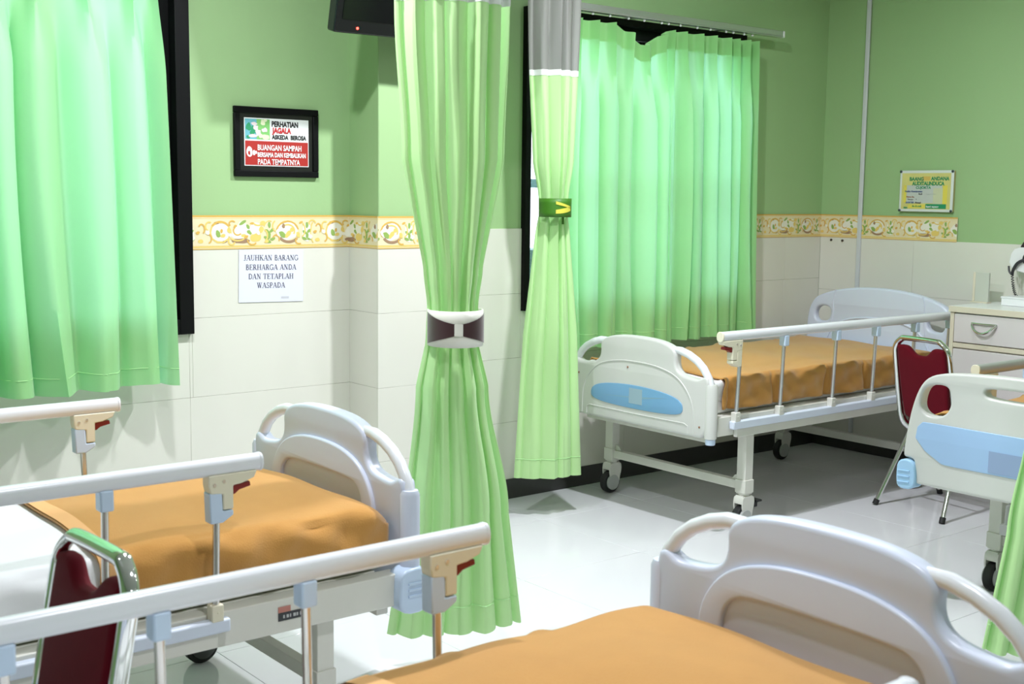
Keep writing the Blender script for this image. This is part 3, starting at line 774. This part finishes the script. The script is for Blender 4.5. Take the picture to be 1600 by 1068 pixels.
# bed beside the left window (seen from its head side, foot panel to the right)
B1 = (1.755, 2.985, 0)
b1 = bed(B1, 0, 'white hospital bed below the left window, lavender foot panel beside the tied curtain', .415, .365, .803, PLAST, .348, .432, 'A', True, .24, .365, 1.78, dark=True)
postsA = (-.552, -.807, -1.065, -1.32, -1.56)
side_rail(b1, -.442, .802, -.445, -1.70, postsA, -.415, .392, .424, -.52, -1.66, True, POSTA, -1)
latch(b1, -.445, -.442, .802, -1, True)
side_rail(b1, .455, .806, -.428, -1.70, tuple(p+.02 for p in postsA), .415, .392, .424, -.50, -1.66, True, POSTA, 1)
latch(b1, -.428, .455, .806, 1, True)
stk = obj('sticker', Geo().box(-.385, -.315, -.4165, -.4145, .378, .398), mat('sticker_black', (.03, .03, .035), .4), b1)
obj('sticker_emblem', Geo().box(-.385, -.352, -.4168, -.4155, .399, .413), mat('sticker_red', (.5, .2, .16), .5), stk)
g = Geo()
for k, q in enumerate((.004, .006, .003, .007, .004, .003)): g.box(-.372+.009*k, -.372+.009*k+q, -.4169, -.4164, .384, .392)
obj('sticker_marks', g, mat('sticker_grey', (.5, .5, .5), .5), stk)
B2 = (1.83, 1.335, 0)
b2 = bed(B2, 0, 'hospital bed nearest the camera, large lavender foot panel at the lower right', .425, .365, .808, PLAST, .348, .432, 'A', True, .24, .365, 1.78, dark=True)
side_rail(b2, .448, .790, -.451, -1.72, (-.558, -.828, -1.086, -1.32, -1.56), .425, .392, .424, -.52, -1.66, True, POSTA, 1)
latch(b2, -.451, .448, .790, 1, True)
side_rail(b2, -.465, .785, -.46, -1.72, (-.558, -.828, -1.086, -1.32, -1.56), -.425, .392, .424, -.52, -1.66, True, POSTA, -1)
latch(b2, -.46, -.465, .785, -1, True)
# bed by the right window (foot panel faces the camera)
B3 = (3.765, 3.775, 0)
b3 = bed(B3, PI, 'white hospital bed in the far corner, ivory foot panel with oval blue insert', .425, .413, .800, PLAST3, .42, .50, 'A', False, .235, .405, 1.735, brake=1, outer=True, insert=BLUEIN)
side_rail(b3, .452, .858, -.002, -1.70, (-.125, -.405, -.765, -1.06, -1.37, -1.66), .425, .447, .482, -.10, -1.67, False, ALU, 1)
latch(b3, .010, .452, .858, 1, False)
hp = [(.444, .45), (.446, .72), (.436, .80), (.405, .858), (.36, .886), (.256, .918), (.128, .936), (0, .941)]
hp = mirror(hp)[::-1][::-1] if False else [(-u, v) for u, v in hp] + [(u, v) for u, v in reversed(hp[:-1])]
hole = [(.395, .785), (.375, .818), (.33, .826), (.298, .818), (.288, .79), (.30, .752), (.34, .740), (.385, .745)]
hd = flat('head_panel', [smooth_poly(hp, 2), smooth_poly(hole, 2), smooth_poly([(-u, v) for u, v in hole], 2)], .045, .013, PLAST, b3, mp=lambda u, v, w_: (-1.735+w_, u, v))
ridge = catmull([(-1.712, u, v) for u, v in [(-.33, .60), (-.28, .70), (-.2, .755), (-.08, .778), (.08, .778), (.2, .755), (.28, .70), (.33, .60)]], 5)
obj('moulded_line', Geo().tube(ridge, .006, 8), PLAST, hd, smooth=60)
for s in (-1, 1):
    obj('moulded_line', Geo().tube(catmull([(-1.713, s*.262, .915), (-1.713, s*.275, .86), (-1.713, s*.272, .80), (-1.713, s*.285, .72)], 4), .004, 6), PLAST, hd)

# bed at the right edge (big foot panel with integrated grips)
B4 = (3.79, 2.035, 0)
b4 = bed(B4, PI, 'hospital bed at the right edge, ivory foot panel with angular blue insert', .40, .415, .80, PLAST3, .43, .50, 'B', False, .31, .24, 1.70, insert=BLUEIN4)
q4 = [(.425, .52), (.416, .60), (.40, .685), (.375, .755), (.34, .795), (.28, .812), (.15, .822), (0, .826)]
low = [(.20, .412), (.33, .412), (.374, .412), (.377, .430), (.378, .460), (.380, .492), (.395, .500), (.424, .500)]
outl = [(-u, v) for u, v in (low+q4)] + [(u, v) for u, v in reversed((low+q4)[:-1])]
h4 = [(.372, .69), (.360, .745), (.335, .766), (.28, .772), (.256, .755), (.250, .705), (.27, .668), (.315, .655), (.352, .662)]
h4m = [(.11, .775), (.085, .745), (.10, .735), (.16, .728), (.16, .728)]
hm = [(-.12, .782), (-.135, .765), (-.12, .745), (.12, .745), (.135, .765), (.12, .782)]
def sharp_smooth(P): return smooth_poly([p for a, b in zip(P, P[1:]+P[:1]) for p in (a, ((a[0]*.8+b[0]*.2), (a[1]*.8+b[1]*.2)), ((a[0]*.2+b[0]*.8), (a[1]*.2+b[1]*.8)))], 2)
p4 = flat('foot_panel', [smooth_poly(outl, 2), smooth_poly(h4, 2), smooth_poly(hm, 2), smooth_poly([(-u, v) for u, v in h4], 2)], .05, .009, PLAST3, b4)
ins = [(.352, .655-.02), (.372, .615), (.378, .575), (.34, .535), (.27, .497), (-.27, .497), (-.34, .535), (-.378, .575), (-.372, .615), (-.352, .635)]
flat('insert_plate', [sharp_smooth(ins)], .006, .002, BLUEIN4, p4, mp=lambda u, v, w_: (.0255+w_, u, v))
obj('card_holder', Geo().box(.0285, .030, -.10, .115, .503, .575), mat('card_lilac', (.27, .36, .55), .4), p4)
obj('screw', Geo().lathe([(.008, 0), (.008, .002), (.004, .004)], (.0245, .20, .800), 'x', 10), mat('brass_screw', (.4, .32, .2), .35, metal=.8), p4)
for s in (-1, 1):
    gg = Geo(); gg.prism(smooth_poly([(s*.368, .392), (s*.438, .385), (s*.445, .43), (s*.441, .492), (s*.38, .496), (s*.366, .45)], 2), -.02, .035, 'x')
    G = obj('corner_guard', gg, GUARD4, b4, bevel=.006, seg=3)
    for k in range(3): obj('rib', Geo().tube([(.036, s*.39, .415+k*.02), (.036, s*.436, .412+k*.02)], .0025, 6), GUARD4, G)
side_rail(b4, -.415, .792, -.40, -1.66, (-.50, -.78, -1.06, -1.34), -.40, .447, .482, -.42, -1.62, False, ALU, -1, mat('grey_rail', (.45, .45, .45), .3, metal=.3))
latch(b4, -.40, -.415, .792, -1, False)
obj('crank_handle', Geo().tube([(-.08, -.02, .43), (.03, -.02, .40), (.035, -.02, .33)], .009, 8).box(.02, .05, -.035, -.005, .31, .345), mat('grey_metal', (.35, .35, .34), .35, metal=.6), b4)

def bedding(B, rz, half, z1, ztop, Lx, sx, labels, seed, mat_label, dents=(), hem=None, mm=None, rad=.045, x1=-.9, zl=None, zl2=None, crown=.025, end=0, sheet=True, x0=-.05):
    m = cushion('mattress', -Lx+.05, -.05, -half+.046, half-.046, z1+.003, ztop-.034, mm or MATTR, crown=crown*.5, seed=seed)
    m.location = B; m.rotation_euler = (0, 0, rz); tag(m, mat_label, 'mattress')
    if sheet:
        blanket('bed_sheet', sx, -Lx+.05, -half+.034, half-.034, z1+.06, z1+.06, ztop-.014, crown, B, rz, labels[1], seed+2, dents, None, end, SHEET, 'sheet', 1.0, rad)
    blanket('blanket', x0, x1, -half+.018, half-.018, zl, zl2, ztop, crown, B, rz, labels[0], seed+2, dents, hem, end, rad=rad)
bedding(B1, 0, .415, .432, .600, 1.78, -.07, ('ochre blanket on the bed below the left window, peach hem toward the head', 'white sheet under the ochre blanket on the left bed'), 3,
        'pale green mattress on the bed below the left window', x1=-.80, zl=.492, zl2=.492, hem=(.0, .055), end=1, crown=.022, x0=-.04)
bedding(B2, 0, .425, .432, .575, 1.78, -.06, ('ochre blanket on the nearest bed with a peach turned edge', 'white sheet showing past the blanket edge on the nearest bed'), 13,
        'pale mattress on the bed nearest the camera', x1=-.80, zl=.492, zl2=.492, hem=(.0, .055), end=1, crown=.050, x0=-.035)
bedding(B3, PI, .425, .50, .658, 1.735, -.05, ('ochre blanket tucked on the far corner bed', 'white sheet showing at the foot of the far corner bed'), 23,
        'mattress on the far corner bed with the oval blue insert', dents=(-.125, -.405, -.765, -1.06, -1.37), x1=-1.64, zl=.525, zl2=.525, x0=-.088, crown=.014, mm=SHEET, rad=.024)
bedding(B4, PI, .40, .50, .655, 1.70, -.06, ('ochre blanket glimpsed through the grip holes of the right edge bed', ''), 33,
        'mattress on the right edge bed behind the angular blue insert', x1=-1.6, zl=.525, zl2=.525, sheet=False, x0=-.06, crown=.02)

for bb, dx, dz in ((b1, -.03, -.05), (b2, -.03, -.05), (b4, .05, 0)):
    h = hd.copy(); COL.objects.link(h); h.parent = bb; h.location = (dx, 0, dz)
    for ch in list(hd.children):
        k = ch.copy(); COL.objects.link(k); k.parent = h
# ------------------------------------------------------------------ chairs
def chair(loc, rz, label):
    t = thing('stacking_chair', label, 'chair', loc, rz, None)
    hw, top, zb_ = .150, .782, .40
    xt, xb = -.185, -.115
    lean = lambda z: xb + (xt-xb)*(z-.40)/(.78-.40)
    R_ = .012
    path = [(-.07, .115, .362), (-.09, .135, .372), (lean(.41), hw-.004, .41), (lean(.5), hw, .5), (lean(.70), hw, .70), (lean(.745), hw-.010, .748), (lean(.775), hw-.04, .776), (lean(.782), hw-.07, .783)]
    full = path + [(x, -y, z) for x, y, z in reversed(path)]
    obj('back_frame', Geo().tube(catmull(full, 4), R_, 14, sc=1.35), CHROME, t, smooth=80)
    # pad with scooped top
    n = 20; up = []
    for i in range(n+1):
        u = -1+2*i/n
        z = .752 - .040*math.exp(-(u/.42)**4) - .02*max(0, abs(u)-.82)**1.0*5*.3
        up.append((u*(hw-.016), z))
    lowp = [((hw-.022), .44), ((hw-.05), .408), (-(hw-.05), .408), (-(hw-.022), .44)]
    pad = flat('back_pad', [smooth_poly(up+lowp, 2)], .034, .014, VELV, t, mp=lambda u, v, w_: (lean(v)+w_, u, v))
    # seat
    st = [(-.10, -.15), (-.115, 0), (-.10, .15), (.06, .185), (.20, .175), (.235, .12), (.24, 0), (.235, -.12), (.20, -.175), (.06, -.185)]
    flat('seat', [smooth_poly(st, 2)], .055, .024, VELV, t, mp=lambda u, v, w_: (u, v, .392+w_))
    obj('seat_frame', Geo().tube(smooth3([(-.09, .13, .360), (.19, .165, .360), (.215, .12, .360), (.215, -.12, .360), (.19, -.165, .360), (-.09, -.13, .360)]), .010, 10), CHROME, t, smooth=80)
    for s in (-1, 1):
        for a, b in (((-.055, s*.135, .372), (-.215, s*.190, .006)), ((.06, s*.150, .362), (.225, s*.193, .006))):
            l = obj('leg', Geo().tube([a, b], .0105, 12), CHROME, t, smooth=80)
            d = (Vector(b)-Vector(a)).normalized()
            obj('foot_cap', Geo().tube([Vector(b)-d*.022, Vector(b)+d*.004], .0135, 12), RUB, l, smooth=60)
    obj('brace', Geo().tube([(-.10, -.15, .27), (-.10, .15, .27)], .007, 8), CHROME, t, smooth=80)
    return t
def smooth3(P): return catmull(P, 4)
chair((5.00, 3.06, 0), math.radians(-8), 'chrome chair with burgundy back pad standing between the two right beds')
chair((.575, 2.07, 0), PI+math.radians(3), 'chrome chair with burgundy back pad between the two left beds')

# ------------------------------------------------------------------ bedside cabinet and what stands on it
CXF = 5.335
cabt = thing('bedside_cabinet', 'pinkish white bedside cabinet with cream edges against the right wall', 'cabinet', (CXF, 3.0, 0))
cy0, cy1 = -.24, .262
obj('body', Geo().box(.012, .41, cy0, cy1, .06, .868).box(.03, .41, cy0+.02, cy1-.02, 0, .06), CABF, cabt, bevel=.002)
obj('top_board', Geo().box(-.012, .415, cy0-.006, cy1+.006, .868, .897), CABT, cabt, bevel=.002)
obj('edge_strip', Geo().box(-.015, -.011, cy0-.006, cy1+.006, .869, .896), CABE, cabt)
obj('side_strip', Geo().box(-.006, .014, cy1-.018, cy1+.002, .06, .868), CABE, cabt, bevel=.002)
obj('side_strip', Geo().box(-.006, .014, cy0-.002, cy0+.018, .06, .868), CABE, cabt, bevel=.002)
obj('middle_strip', Geo().box(-.004, .014, cy0+.018, cy1-.018, .700, .722), CABE, cabt, bevel=.002)
dr = obj('drawer', Geo().box(-.006, .012, cy0+.021, cy1-.021, .727, .861), CABF, cabt, bevel=.002)
hy = .085
hpth = catmull([(-.008, hy+.062, .822), (-.022, hy+.052, .808), (-.03, hy+.03, .788), (-.032, hy, .779), (-.03, hy-.03, .788), (-.022, hy-.052, .808), (-.008, hy-.062, .822)], 5)
obj('handle', Geo().tube(hpth, .006, 8).tube([(-.009, hy+.064, .823), (-.014, hy, .822), (-.009, hy-.064, .823)], .005, 8), CHROME, dr, smooth=70)
dd = obj('door', Geo().box(-.006, .012, cy0+.021, cy1-.021, .075, .694), CABF, cabt, bevel=.002)
obj('handle', Geo().tube([(-.008, cy0+.06, .62), (-.03, cy0+.06, .61), (-.03, cy0+.06, .54), (-.008, cy0+.06, .53)], .005, 8), CHROME, dd, smooth=70)
o = thing('upright_board', 'small thin pale upright board standing on the bedside cabinet', 'board', (5.60, 3.27, .8975))
obj('panel', Geo().box(-.006, .006, -.042, .030, .006, .148), mat('board_grey', (.56, .58, .52), .35), o, bevel=.001)
obj('side_edge', Geo().box(-.008, .008, .030, .042, .006, .148), CABE, o, bevel=.002)
obj('base', Geo().box(-.02, .02, -.045, .045, 0, .006), CABE, o, bevel=.001)
o = thing('white_box', 'low white box on the cabinet below the wall gauge', 'box', (5.62, 3.015, .8975))
obj('tray', Geo().box(-.07, .07, -.13, .12, 0, .036), WHITE, o, bevel=.004)
obj('lid', Geo().box(-.073, .073, -.133, .123, .034, .044), WHITE, o, bevel=.004)
o = thing('wall_gauge', 'white wall gauge with black tube and coiled cord above the cabinet', 'gauge', (XR-.008, 3.085, 1.10))
obj('housing', Geo().prism(smooth_poly([(.09, -.02), (.075, .06), (.03, .075), (-.06, .075), (-.075, .05), (-.07, -.05), (.02, -.05)], 1), -.09, -.002, 'x'), WHITE, o, bevel=.004)
obj('cradle', Geo().prism([(.045, .073), (.03, .10), (-.04, .10), (-.05, .073)], -.07, -.01, 'x'), mat('dark_plum', (.03, .012, .02), .4), o, bevel=.004)
obj('dial', Geo().lathe([(.030, 0), (.034, -.008), (.030, -.014)], (-.089, -.02, .02), 'x', 24), RUB, o)
obj('tube', Geo().tube(catmull([(-.095, -.01, .02), (-.105, .03, .0), (-.10, .055, -.035), (-.10, .06, -.06)], 5), .008, 8).tube(catmull([(-.09, .085, -.02), (-.10, .075, -.045), (-.10, .06, -.06)], 5), .005, 8), mat('tube_black', (.02, .02, .025), .4), o)
cp = []
base = catmull([(-.10, .06, -.055), (-.10, .052, -.11), (-.10, .035, -.155), (-.10, .0, -.178), (-.10, -.06, -.17), (-.09, -.11, -.12), (-.08, -.12, -.05)], 26)
for i, p in enumerate(base):
    a = i*1.25; t_ = (base[min(i+1, len(base)-1)]-base[max(i-1, 0)]).normalized()
    u_ = Vector((1, 0, 0)); v_ = t_.cross(u_)
    cp.append(p+(u_*math.cos(a)+v_*math.sin(a))*.0058)
obj('coiled_cord', Geo().tube(cp, .0022, 5), mat('cord_black', (.012, .012, .016), .4), o, smooth=80)

# ------------------------------------------------------------------ wall things
cd = obj('wall_conduit', Geo().box(-.012, 0, -.011, .011, 0, CEIL-SK-.002).box(-.009, 0, -.013, .013, 0, CEIL-SK-.002), CONDU, bevel=.003)
cd.location = (XR-TH-.0005, 4.10, SK+.001); tag(cd, 'white vertical cable conduit running up the right wall', 'conduit')
for k, zz in enumerate((1.1665, 1.165)):
    obj('nail', Geo().lathe([(.006, 0), (.007, -.006), (.003, -.008)], (XR-TH, 4.285-.075*k, zz), 'x', 8), mat('brown_nail', (.05, .03, .02), .6), wr)

def framed(name, label, cat, loc, tilt=0):
    return thing(name, label, cat, loc)
pc = thing('framed_poster', 'black framed red and white poster on the green wall above the border', 'picture', (2.292, YA, 1.582))
pw, phh = .178, .130
fo = .024
obj('frame', Geo().box(-pw, pw, -.017, -.001, phh-fo, phh).box(-pw, pw, -.017, -.001, -phh, -phh+fo).box(-pw, -pw+fo, -.017, -.001, -phh+fo, phh-fo).box(pw-fo, pw, -.017, -.001, -phh+fo, phh-fo), BLACK, pc, bevel=.003)
obj('mount', Geo().box(-pw+fo, pw-fo, -.010, -.004, -phh+fo, phh-fo), mat('dark_mount', (.014, .014, .013), .3), pc)
iw, ih = .136, .089
ps = obj('print_sheet', Geo().box(-iw, iw, -.0115, -.010, -ih, ih), PWHITE, pc)
yy = -.0118
def quad(name, x0, x1, z0, z1, m, y=yy, parent=ps):
    return obj(name, Geo().box(x0, x1, y-.0003, y, z0, z1), m, parent, smooth=0)
quad('picture_panel', -iw+.003, -.030, .010, ih-.004, PTEAL)
quad('picture_green', -.085, -.030, .010, ih-.004, PGREEN, yy-.0003)
g = Geo()
for k, (cx, cz, rx, rz_, mi) in enumerate([(-.118, .055, .011, .017, 0), (-.098, .046, .012, .015, 0), (-.105, .032, .008, .010, 0), (-.12, .018, .007, .006, 0), (-.095, .067, .012, .007, 1), (-.088, .052, .010, .010, 1), (-.10, .022, .016, .007, 1), (-.078, .036, .012, .012, 1), (-.06, .072, .010, .011, 2), (-.052, .045, .012, .009, 1), (-.048, .02, .017, .009, 2), (-.068, .022, .009, .008, 2), (-.04, .062, .008, .015, 3), (-.05, .08, .01, .006, 2)]):
    g.mi = mi; P = blob((cx, cz), rx, rz_, 9, .3, 0, k+50); g.add([(p[0], yy-.0008-.00004*k, p[1]) for p in P], [tuple(range(len(P)))])
obj('picture_shapes', g, [PDGREEN, PPINK, mat('print_cream', (.72, .74, .5), .5), PGREEN], ps, smooth=0)
quad('red_panel', -iw+.003, iw-.003, -ih+.003, .004, PRED)
def ptext(s, x, z, size, m, sx, bold=.0):
    text('lettering', s, size, m, ps, lambda a, b, c: (x+a, yy-.0012-c, z+b), sx, bold)
ptext('PERHATIAN', -.023, .060, .0275, INKP, .78, .0010)
ptext('JAGALA', -.018, .036, .0275, PREDT, .80, .0013)
ptext('ASKEDA  BEROSA', -.021, .013, .0225, INKP, .82, .0009)
ptext('BUANGAN SAMPAH', -.083, -.030, .029, PWHITE, .72, .0006)
ptext('BERSAMA DAN KEMBALIKAN', -.083, -.055, .024, PWHITE, .66, .0007)
ptext('PADA TEMPATNYA', -.083, -.083, .029, PWHITE, .72, .0004)
g = Geo()
for k, (cx, cz, rx, rz_) in enumerate([(-.116, -.037, .013, .019), (-.097, -.040, .006, .010), (-.088, -.039, .004, .006)]):
    P = blob((cx, cz), rx, rz_, 10, .12, 0, k+80); g.add([(p[0], yy-.0007, p[1]) for p in P], [tuple(range(len(P)))])
obj('printed_icon', g, PWHITE, ps, smooth=0)
g = Geo(); g.add([(p[0], yy-.0010, p[1]) for p in blob((-.117, -.042), .005, .009, 8, .2, 0, 3)], [tuple(range(16))]); obj('icon_detail', g, PRED, ps, smooth=0)

# paper notice with serif lettering
pn = obj('paper_notice', Geo().box(-.137, .137, -.0008, 0, -.1, .1), PAPER)
pn.location = (2.264, YA-TH-.0022, 1.077); pn.rotation_euler = (0, math.radians(1.2), 0)
tag(pn, 'white paper notice taped to the tiles below the floral border', 'notice')
TK, TN = .17, .07
def ring_(cx, cy, rx, ry, a0, a1, n=10): return [(cx+rx*math.cos(math.radians(a0+(a1-a0)*i/n)), cy+ry*math.sin(math.radians(a0+(a1-a0)*i/n))) for i in range(n+1)]
def srf(x, y, w_=.34): return ([(x-w_/2, y), (x+w_/2, y)], .06)
GL = {
 'A': (.86, [([(.10, 0), (.43, 1)], TN), ([(.43, 1), (.74, 0)], TK), ([(.22, .33), (.64, .33)], TN), srf(.10, .03), srf(.75, .03, .38)]),
 'B': (.74, [([(.2, 0), (.2, 1)], TK), (ring_(.34, .76, .22, .22, 90, -90), .13), (ring_(.36, .28, .27, .26, 90, -90), .14), ([(.08, .97), (.36, .97)], TN), ([(.2, .53), (.36, .53)], TN), ([(.08, .03), (.38, .03)], TN)]),
 'D': (.84, [([(.2, 0), (.2, 1)], TK), (ring_(.32, .5, .42, .47, 90, -90, 14), .13), ([(.08, .97), (.34, .97)], TN), ([(.08, .03), (.34, .03)], TN)]),
 'E': (.74, [([(.2, 0), (.2, 1)], TK), ([(.08, .97), (.64, .97)], TN), ([(.08, .03), (.66, .03)], TN), ([(.2, .52), (.5, .52)], TN), ([(.62, 1), (.64, .76)], TN), ([(.64, 0), (.68, .26)], TN), ([(.5, .64), (.5, .40)], TN)]),
 'G': (.86, [(ring_(.45, .5, .36, .48, 55, 330, 16), .13), ([(.72, .44), (.72, .08)], TK), srf(.70, .44, .36), ([(.70, .98), (.71, .72)], TN)]),
 'H': (.92, [([(.2, 0), (.2, 1)], TK), ([(.72, 0), (.72, 1)], TK), ([(.2, .52), (.72, .52)], TN), srf(.2, .03), srf(.72, .03), srf(.2, .97), srf(.72, .97)]),
 'J': (.56, [([(.34, 1), (.34, .2)], TK), (ring_(.2, .18, .14, .2, 0, -150, 8), TN+.03), srf(.34, .97, .38)]),
 'K': (.88, [([(.2, 0), (.2, 1)], TK), ([(.26, .42), (.68, .97)], TN), ([(.38, .58), (.74, .02)], TK), srf(.2, .03), srf(.2, .97), srf(.68, .97), srf(.74, .03)]),
 'L': (.72, [([(.2, 0), (.2, 1)], TK), srf(.2, .97), ([(.08, .03), (.64, .03)], TN), ([(.62, 0), (.66, .28)], TN)]),
 'N': (.92, [([(.18, 0), (.18, 1)], TN), ([(.18, 1), (.72, 0)], TK), ([(.72, 0), (.72, 1)], TN), srf(.18, .03), srf(.72, .97), srf(.14, .97, .26)]),
 'P': (.70, [([(.2, 0), (.2, 1)], TK), (ring_(.34, .72, .25, .25, 90, -90), .13), ([(.08, .97), (.36, .97)], TN), ([(.2, .46), (.36, .46)], TN), srf(.2, .03)]),
 'R': (.82, [([(.2, 0), (.2, 1)], TK), (ring_(.34, .74, .23, .23, 90, -90), .13), ([(.08, .97), (.36, .97)], TN), ([(.2, .50), (.36, .50)], TN), ([(.40, .50), (.68, .02)], TK), srf(.2, .03), srf(.72, .03, .24)]),
 'S': (.64, [(ring_(.32, .74, .2, .23, 30, 270, 10), .11), (ring_(.32, .26, .22, .24, 90, -150, 10), .13), ([(.50, .98), (.52, .74)], TN), ([(.10, .02), (.08, .28)], TN)]),
 'T': (.78, [([(.39, 0), (.39, 1)], TK), ([(.06, .97), (.72, .97)], TN), ([(.06, 1), (.05, .74)], TN), ([(.72, 1), (.73, .74)], TN), srf(.39, .03)]),
 'U': (.88, [([(.2, 1), (.2, .3)], TK), (ring_(.45, .3, .25, .28, 180, 360, 10), .10), ([(.70, .3), (.70, 1)], TN), srf(.2, .97), srf(.70, .97, .28)]),
 'W': (1.10, [([(.14, 1), (.36, 0)], TK), ([(.36, 0), (.56, 1)], TN), ([(.50, 1), (.74, 0)], TK), ([(.74, 0), (.94, 1)], TN), srf(.14, .97), srf(.53, .97), srf(.94, .97, .26)]),
}
def serif(lines, parent):
    g = Geo()
    for body, cx, z, h in lines:
        wd = sum((GL[c][0] if c != ' ' else .42) for c in body)*h; x = cx-wd/2
        for c in body:
            if c == ' ': x += .42*h; continue
            adv, st = GL[c]
            for k, (P, t) in enumerate(st):
                for (a, b) in zip(P, P[1:]):
                    d = Vector((b[0]-a[0], b[1]-a[1]));
                    if d.length < 1e-6: continue
                    n = Vector((-d.y, d.x)).normalized()*t/2
                    q = [(a[0]+n.x, a[1]+n.y), (b[0]+n.x, b[1]+n.y), (b[0]-n.x, b[1]-n.y), (a[0]-n.x, a[1]-n.y)]
                    g.add([(x+u*h, -.0010-.00002*k, z+v*h) for u, v in q], [(0, 1, 2, 3)])
            x += adv*h
    obj('lettering', g, INK, parent, smooth=0)
serif([('JAUHKAN BARANG', -.002, .059, .0205), ('BERHARGA ANDA', -.002, .023, .0205), ('DAN TETAPLAH', -.002, -.012, .0205), ('WASPADA', -.002, -.046, .0205)], pn)
obj('faint_stamp', Geo().box(.042, .075, -.0011, -.0009, -.088, -.080), mat('faint_grey', (.55, .55, .6), .7), pn)

# acrylic notice board on the right wall
nb = thing('notice_board', 'small green and yellow notice board on the green right wall above the border', 'sign', (XR, 3.695, 1.44))
bw, bh = .155, .105
def RB(name, y0, y1, z0, z1, x0, x1, m, parent, bev=0): return obj(name, Geo().box(x0, x1, y0, y1, z0, z1), m, parent, bevel=bev)
RB('backing', -bw, bw, -bh, bh, -.020, -.001, mat('board_side', (.5, .42, .2), .4), nb, .002)
RB('rim', -bw-.002, bw+.002, -bh-.002, bh+.002, -.024, -.018, mat('board_rim', (.72, .76, .74), .3), nb, .003)
ns = RB('print_sheet', -bw+.012, bw-.012, -bh+.012, bh-.012, -.0250, -.0235, PYEL, nb)
def NQ(name, a0, a1, z0, z1, m, k=0):  # a runs left to right as seen (=-y)
    return obj(name, Geo().box(-.0254-.0002*k, -.0250-.0002*k, -a1, -a0, z0, z1), m, ns, smooth=0)
NQ('grey_panel', -.112, .095, -.062, .030, PGREY); NQ('pale_panel', .045, .10, -.066, .016, mat('print_pale', (.6, .62, .42), .5), 1)
NQ('green_band', .003, .122, -.090, -.066, PDGREEN, 2); NQ('yellow_band', -.10, .0, -.088, -.070, PYEL2, 1)
NQ('yellow_edge', .10, .126, -.066, .03, PYEL2, 1); NQ('yellow_edge', -.13, -.114, -.06, .03, PYEL2, 1)
NQ('gold_patch', -.022, .024, .055, .076, mat('print_gold', (.7, .48, .12), .5))
def ntext(s, a, z, size, m, sx=1, bold=.0):
    text('lettering', s, size, m, ns, lambda x, y, c: (-.0262-c, -(a+x), z+y), sx, bold)
ntext('BAANG', -.098, .054, .026, PDGREEN, .95, .001); ntext('ANDANA', .030, .056, .026, PDGREEN, .92, .001)
ntext('AUDITALINDUCA', -.080, .030, .027, PDGREEN, .86, .0012); ntext('CUJOKTA', -.058, .012, .018, PDGREEN, 1.1, .0006)
ntext('Resiko Keselamatan', -.122, -.006, .0135, PBLUE, .95, .0003); ntext('Rudi', -.040, -.019, .0125, INKP, .95, .0002); ntext('Tanggal  berlaku', .0, -.018, .009, PGREY, 1.0, .0)
ntext('Nama Ibu', -.112, -.034, .012, mat('print_rust', (.35, .12, .05), .5), 1.0, .0003); ntext('Nyonya', -.104, -.047, .011, INKP, .95); ntext('a', -.055, -.045, .012, INKP)
ntext('DOKTER', -.115, -.064, .0125, PBLUE, 1.0, .0004); ntext('Ahmad', -.060, -.064, .0125, INKP, 1.0, .0003)
ntext('ibu & anak', -.075, -.082, .013, PDGREEN, 1.0, .0004); ntext('kami sayang', .007, -.084, .0145, PWHITE, 1.05, .0003); ntext('RSIA', -.126, -.091, .012, PDGREEN, .95, .0006)
for s in (-1, 1):
    for q in (-1, 1):
        obj('corner_screw', Geo().lathe([(.007, 0), (.007, -.004), (.004, -.006)], (-.024, s*(bw-.004), q*(bh-.004)), 'x', 10), mat('dark_screw', (.03, .05, .06), .4), nb)

# television at the column
tv = thing('television', 'black television hanging at the top before the column, red standby light', 'television', (2.70, 3.90, 1.965), math.radians(-2))
tt = math.radians(14)
def tilt(g):
    g.v = [(x, y*math.cos(tt)-z*math.sin(tt), y*math.sin(tt)+z*math.cos(tt)) for x, y, z in g.v]; return g
obj('casing', tilt(Geo().box(-.375, .375, -.012, .045, 0, .46).box(-.25, .25, .04, .085, .08, .38)), TVS, tv, bevel=.008, seg=3)
sc_ = obj('bezel', tilt(Geo().box(-.372, .372, -.016, -.011, .004, .456)), TVM, tv, bevel=.003)
obj('screen', tilt(Geo().box(-.35, .35, -.018, -.0155, .05, .435)), mat('tv_screen', (.002, .002, .003), .15), tv)
obj('standby_light', tilt(Geo().lathe([(.0045, 0), (.0045, -.003)], (-.285, -.0155, .022), 'y', 10)), LED, tv)
obj('mounting_arm', Geo().box(-.05, .05, .0, YC-3.90-.006, .22, .28).box(-.09, .09, YC-3.90-.008, YC-3.90-.0005, .15, .36), BLACK, tv, bevel=.002)
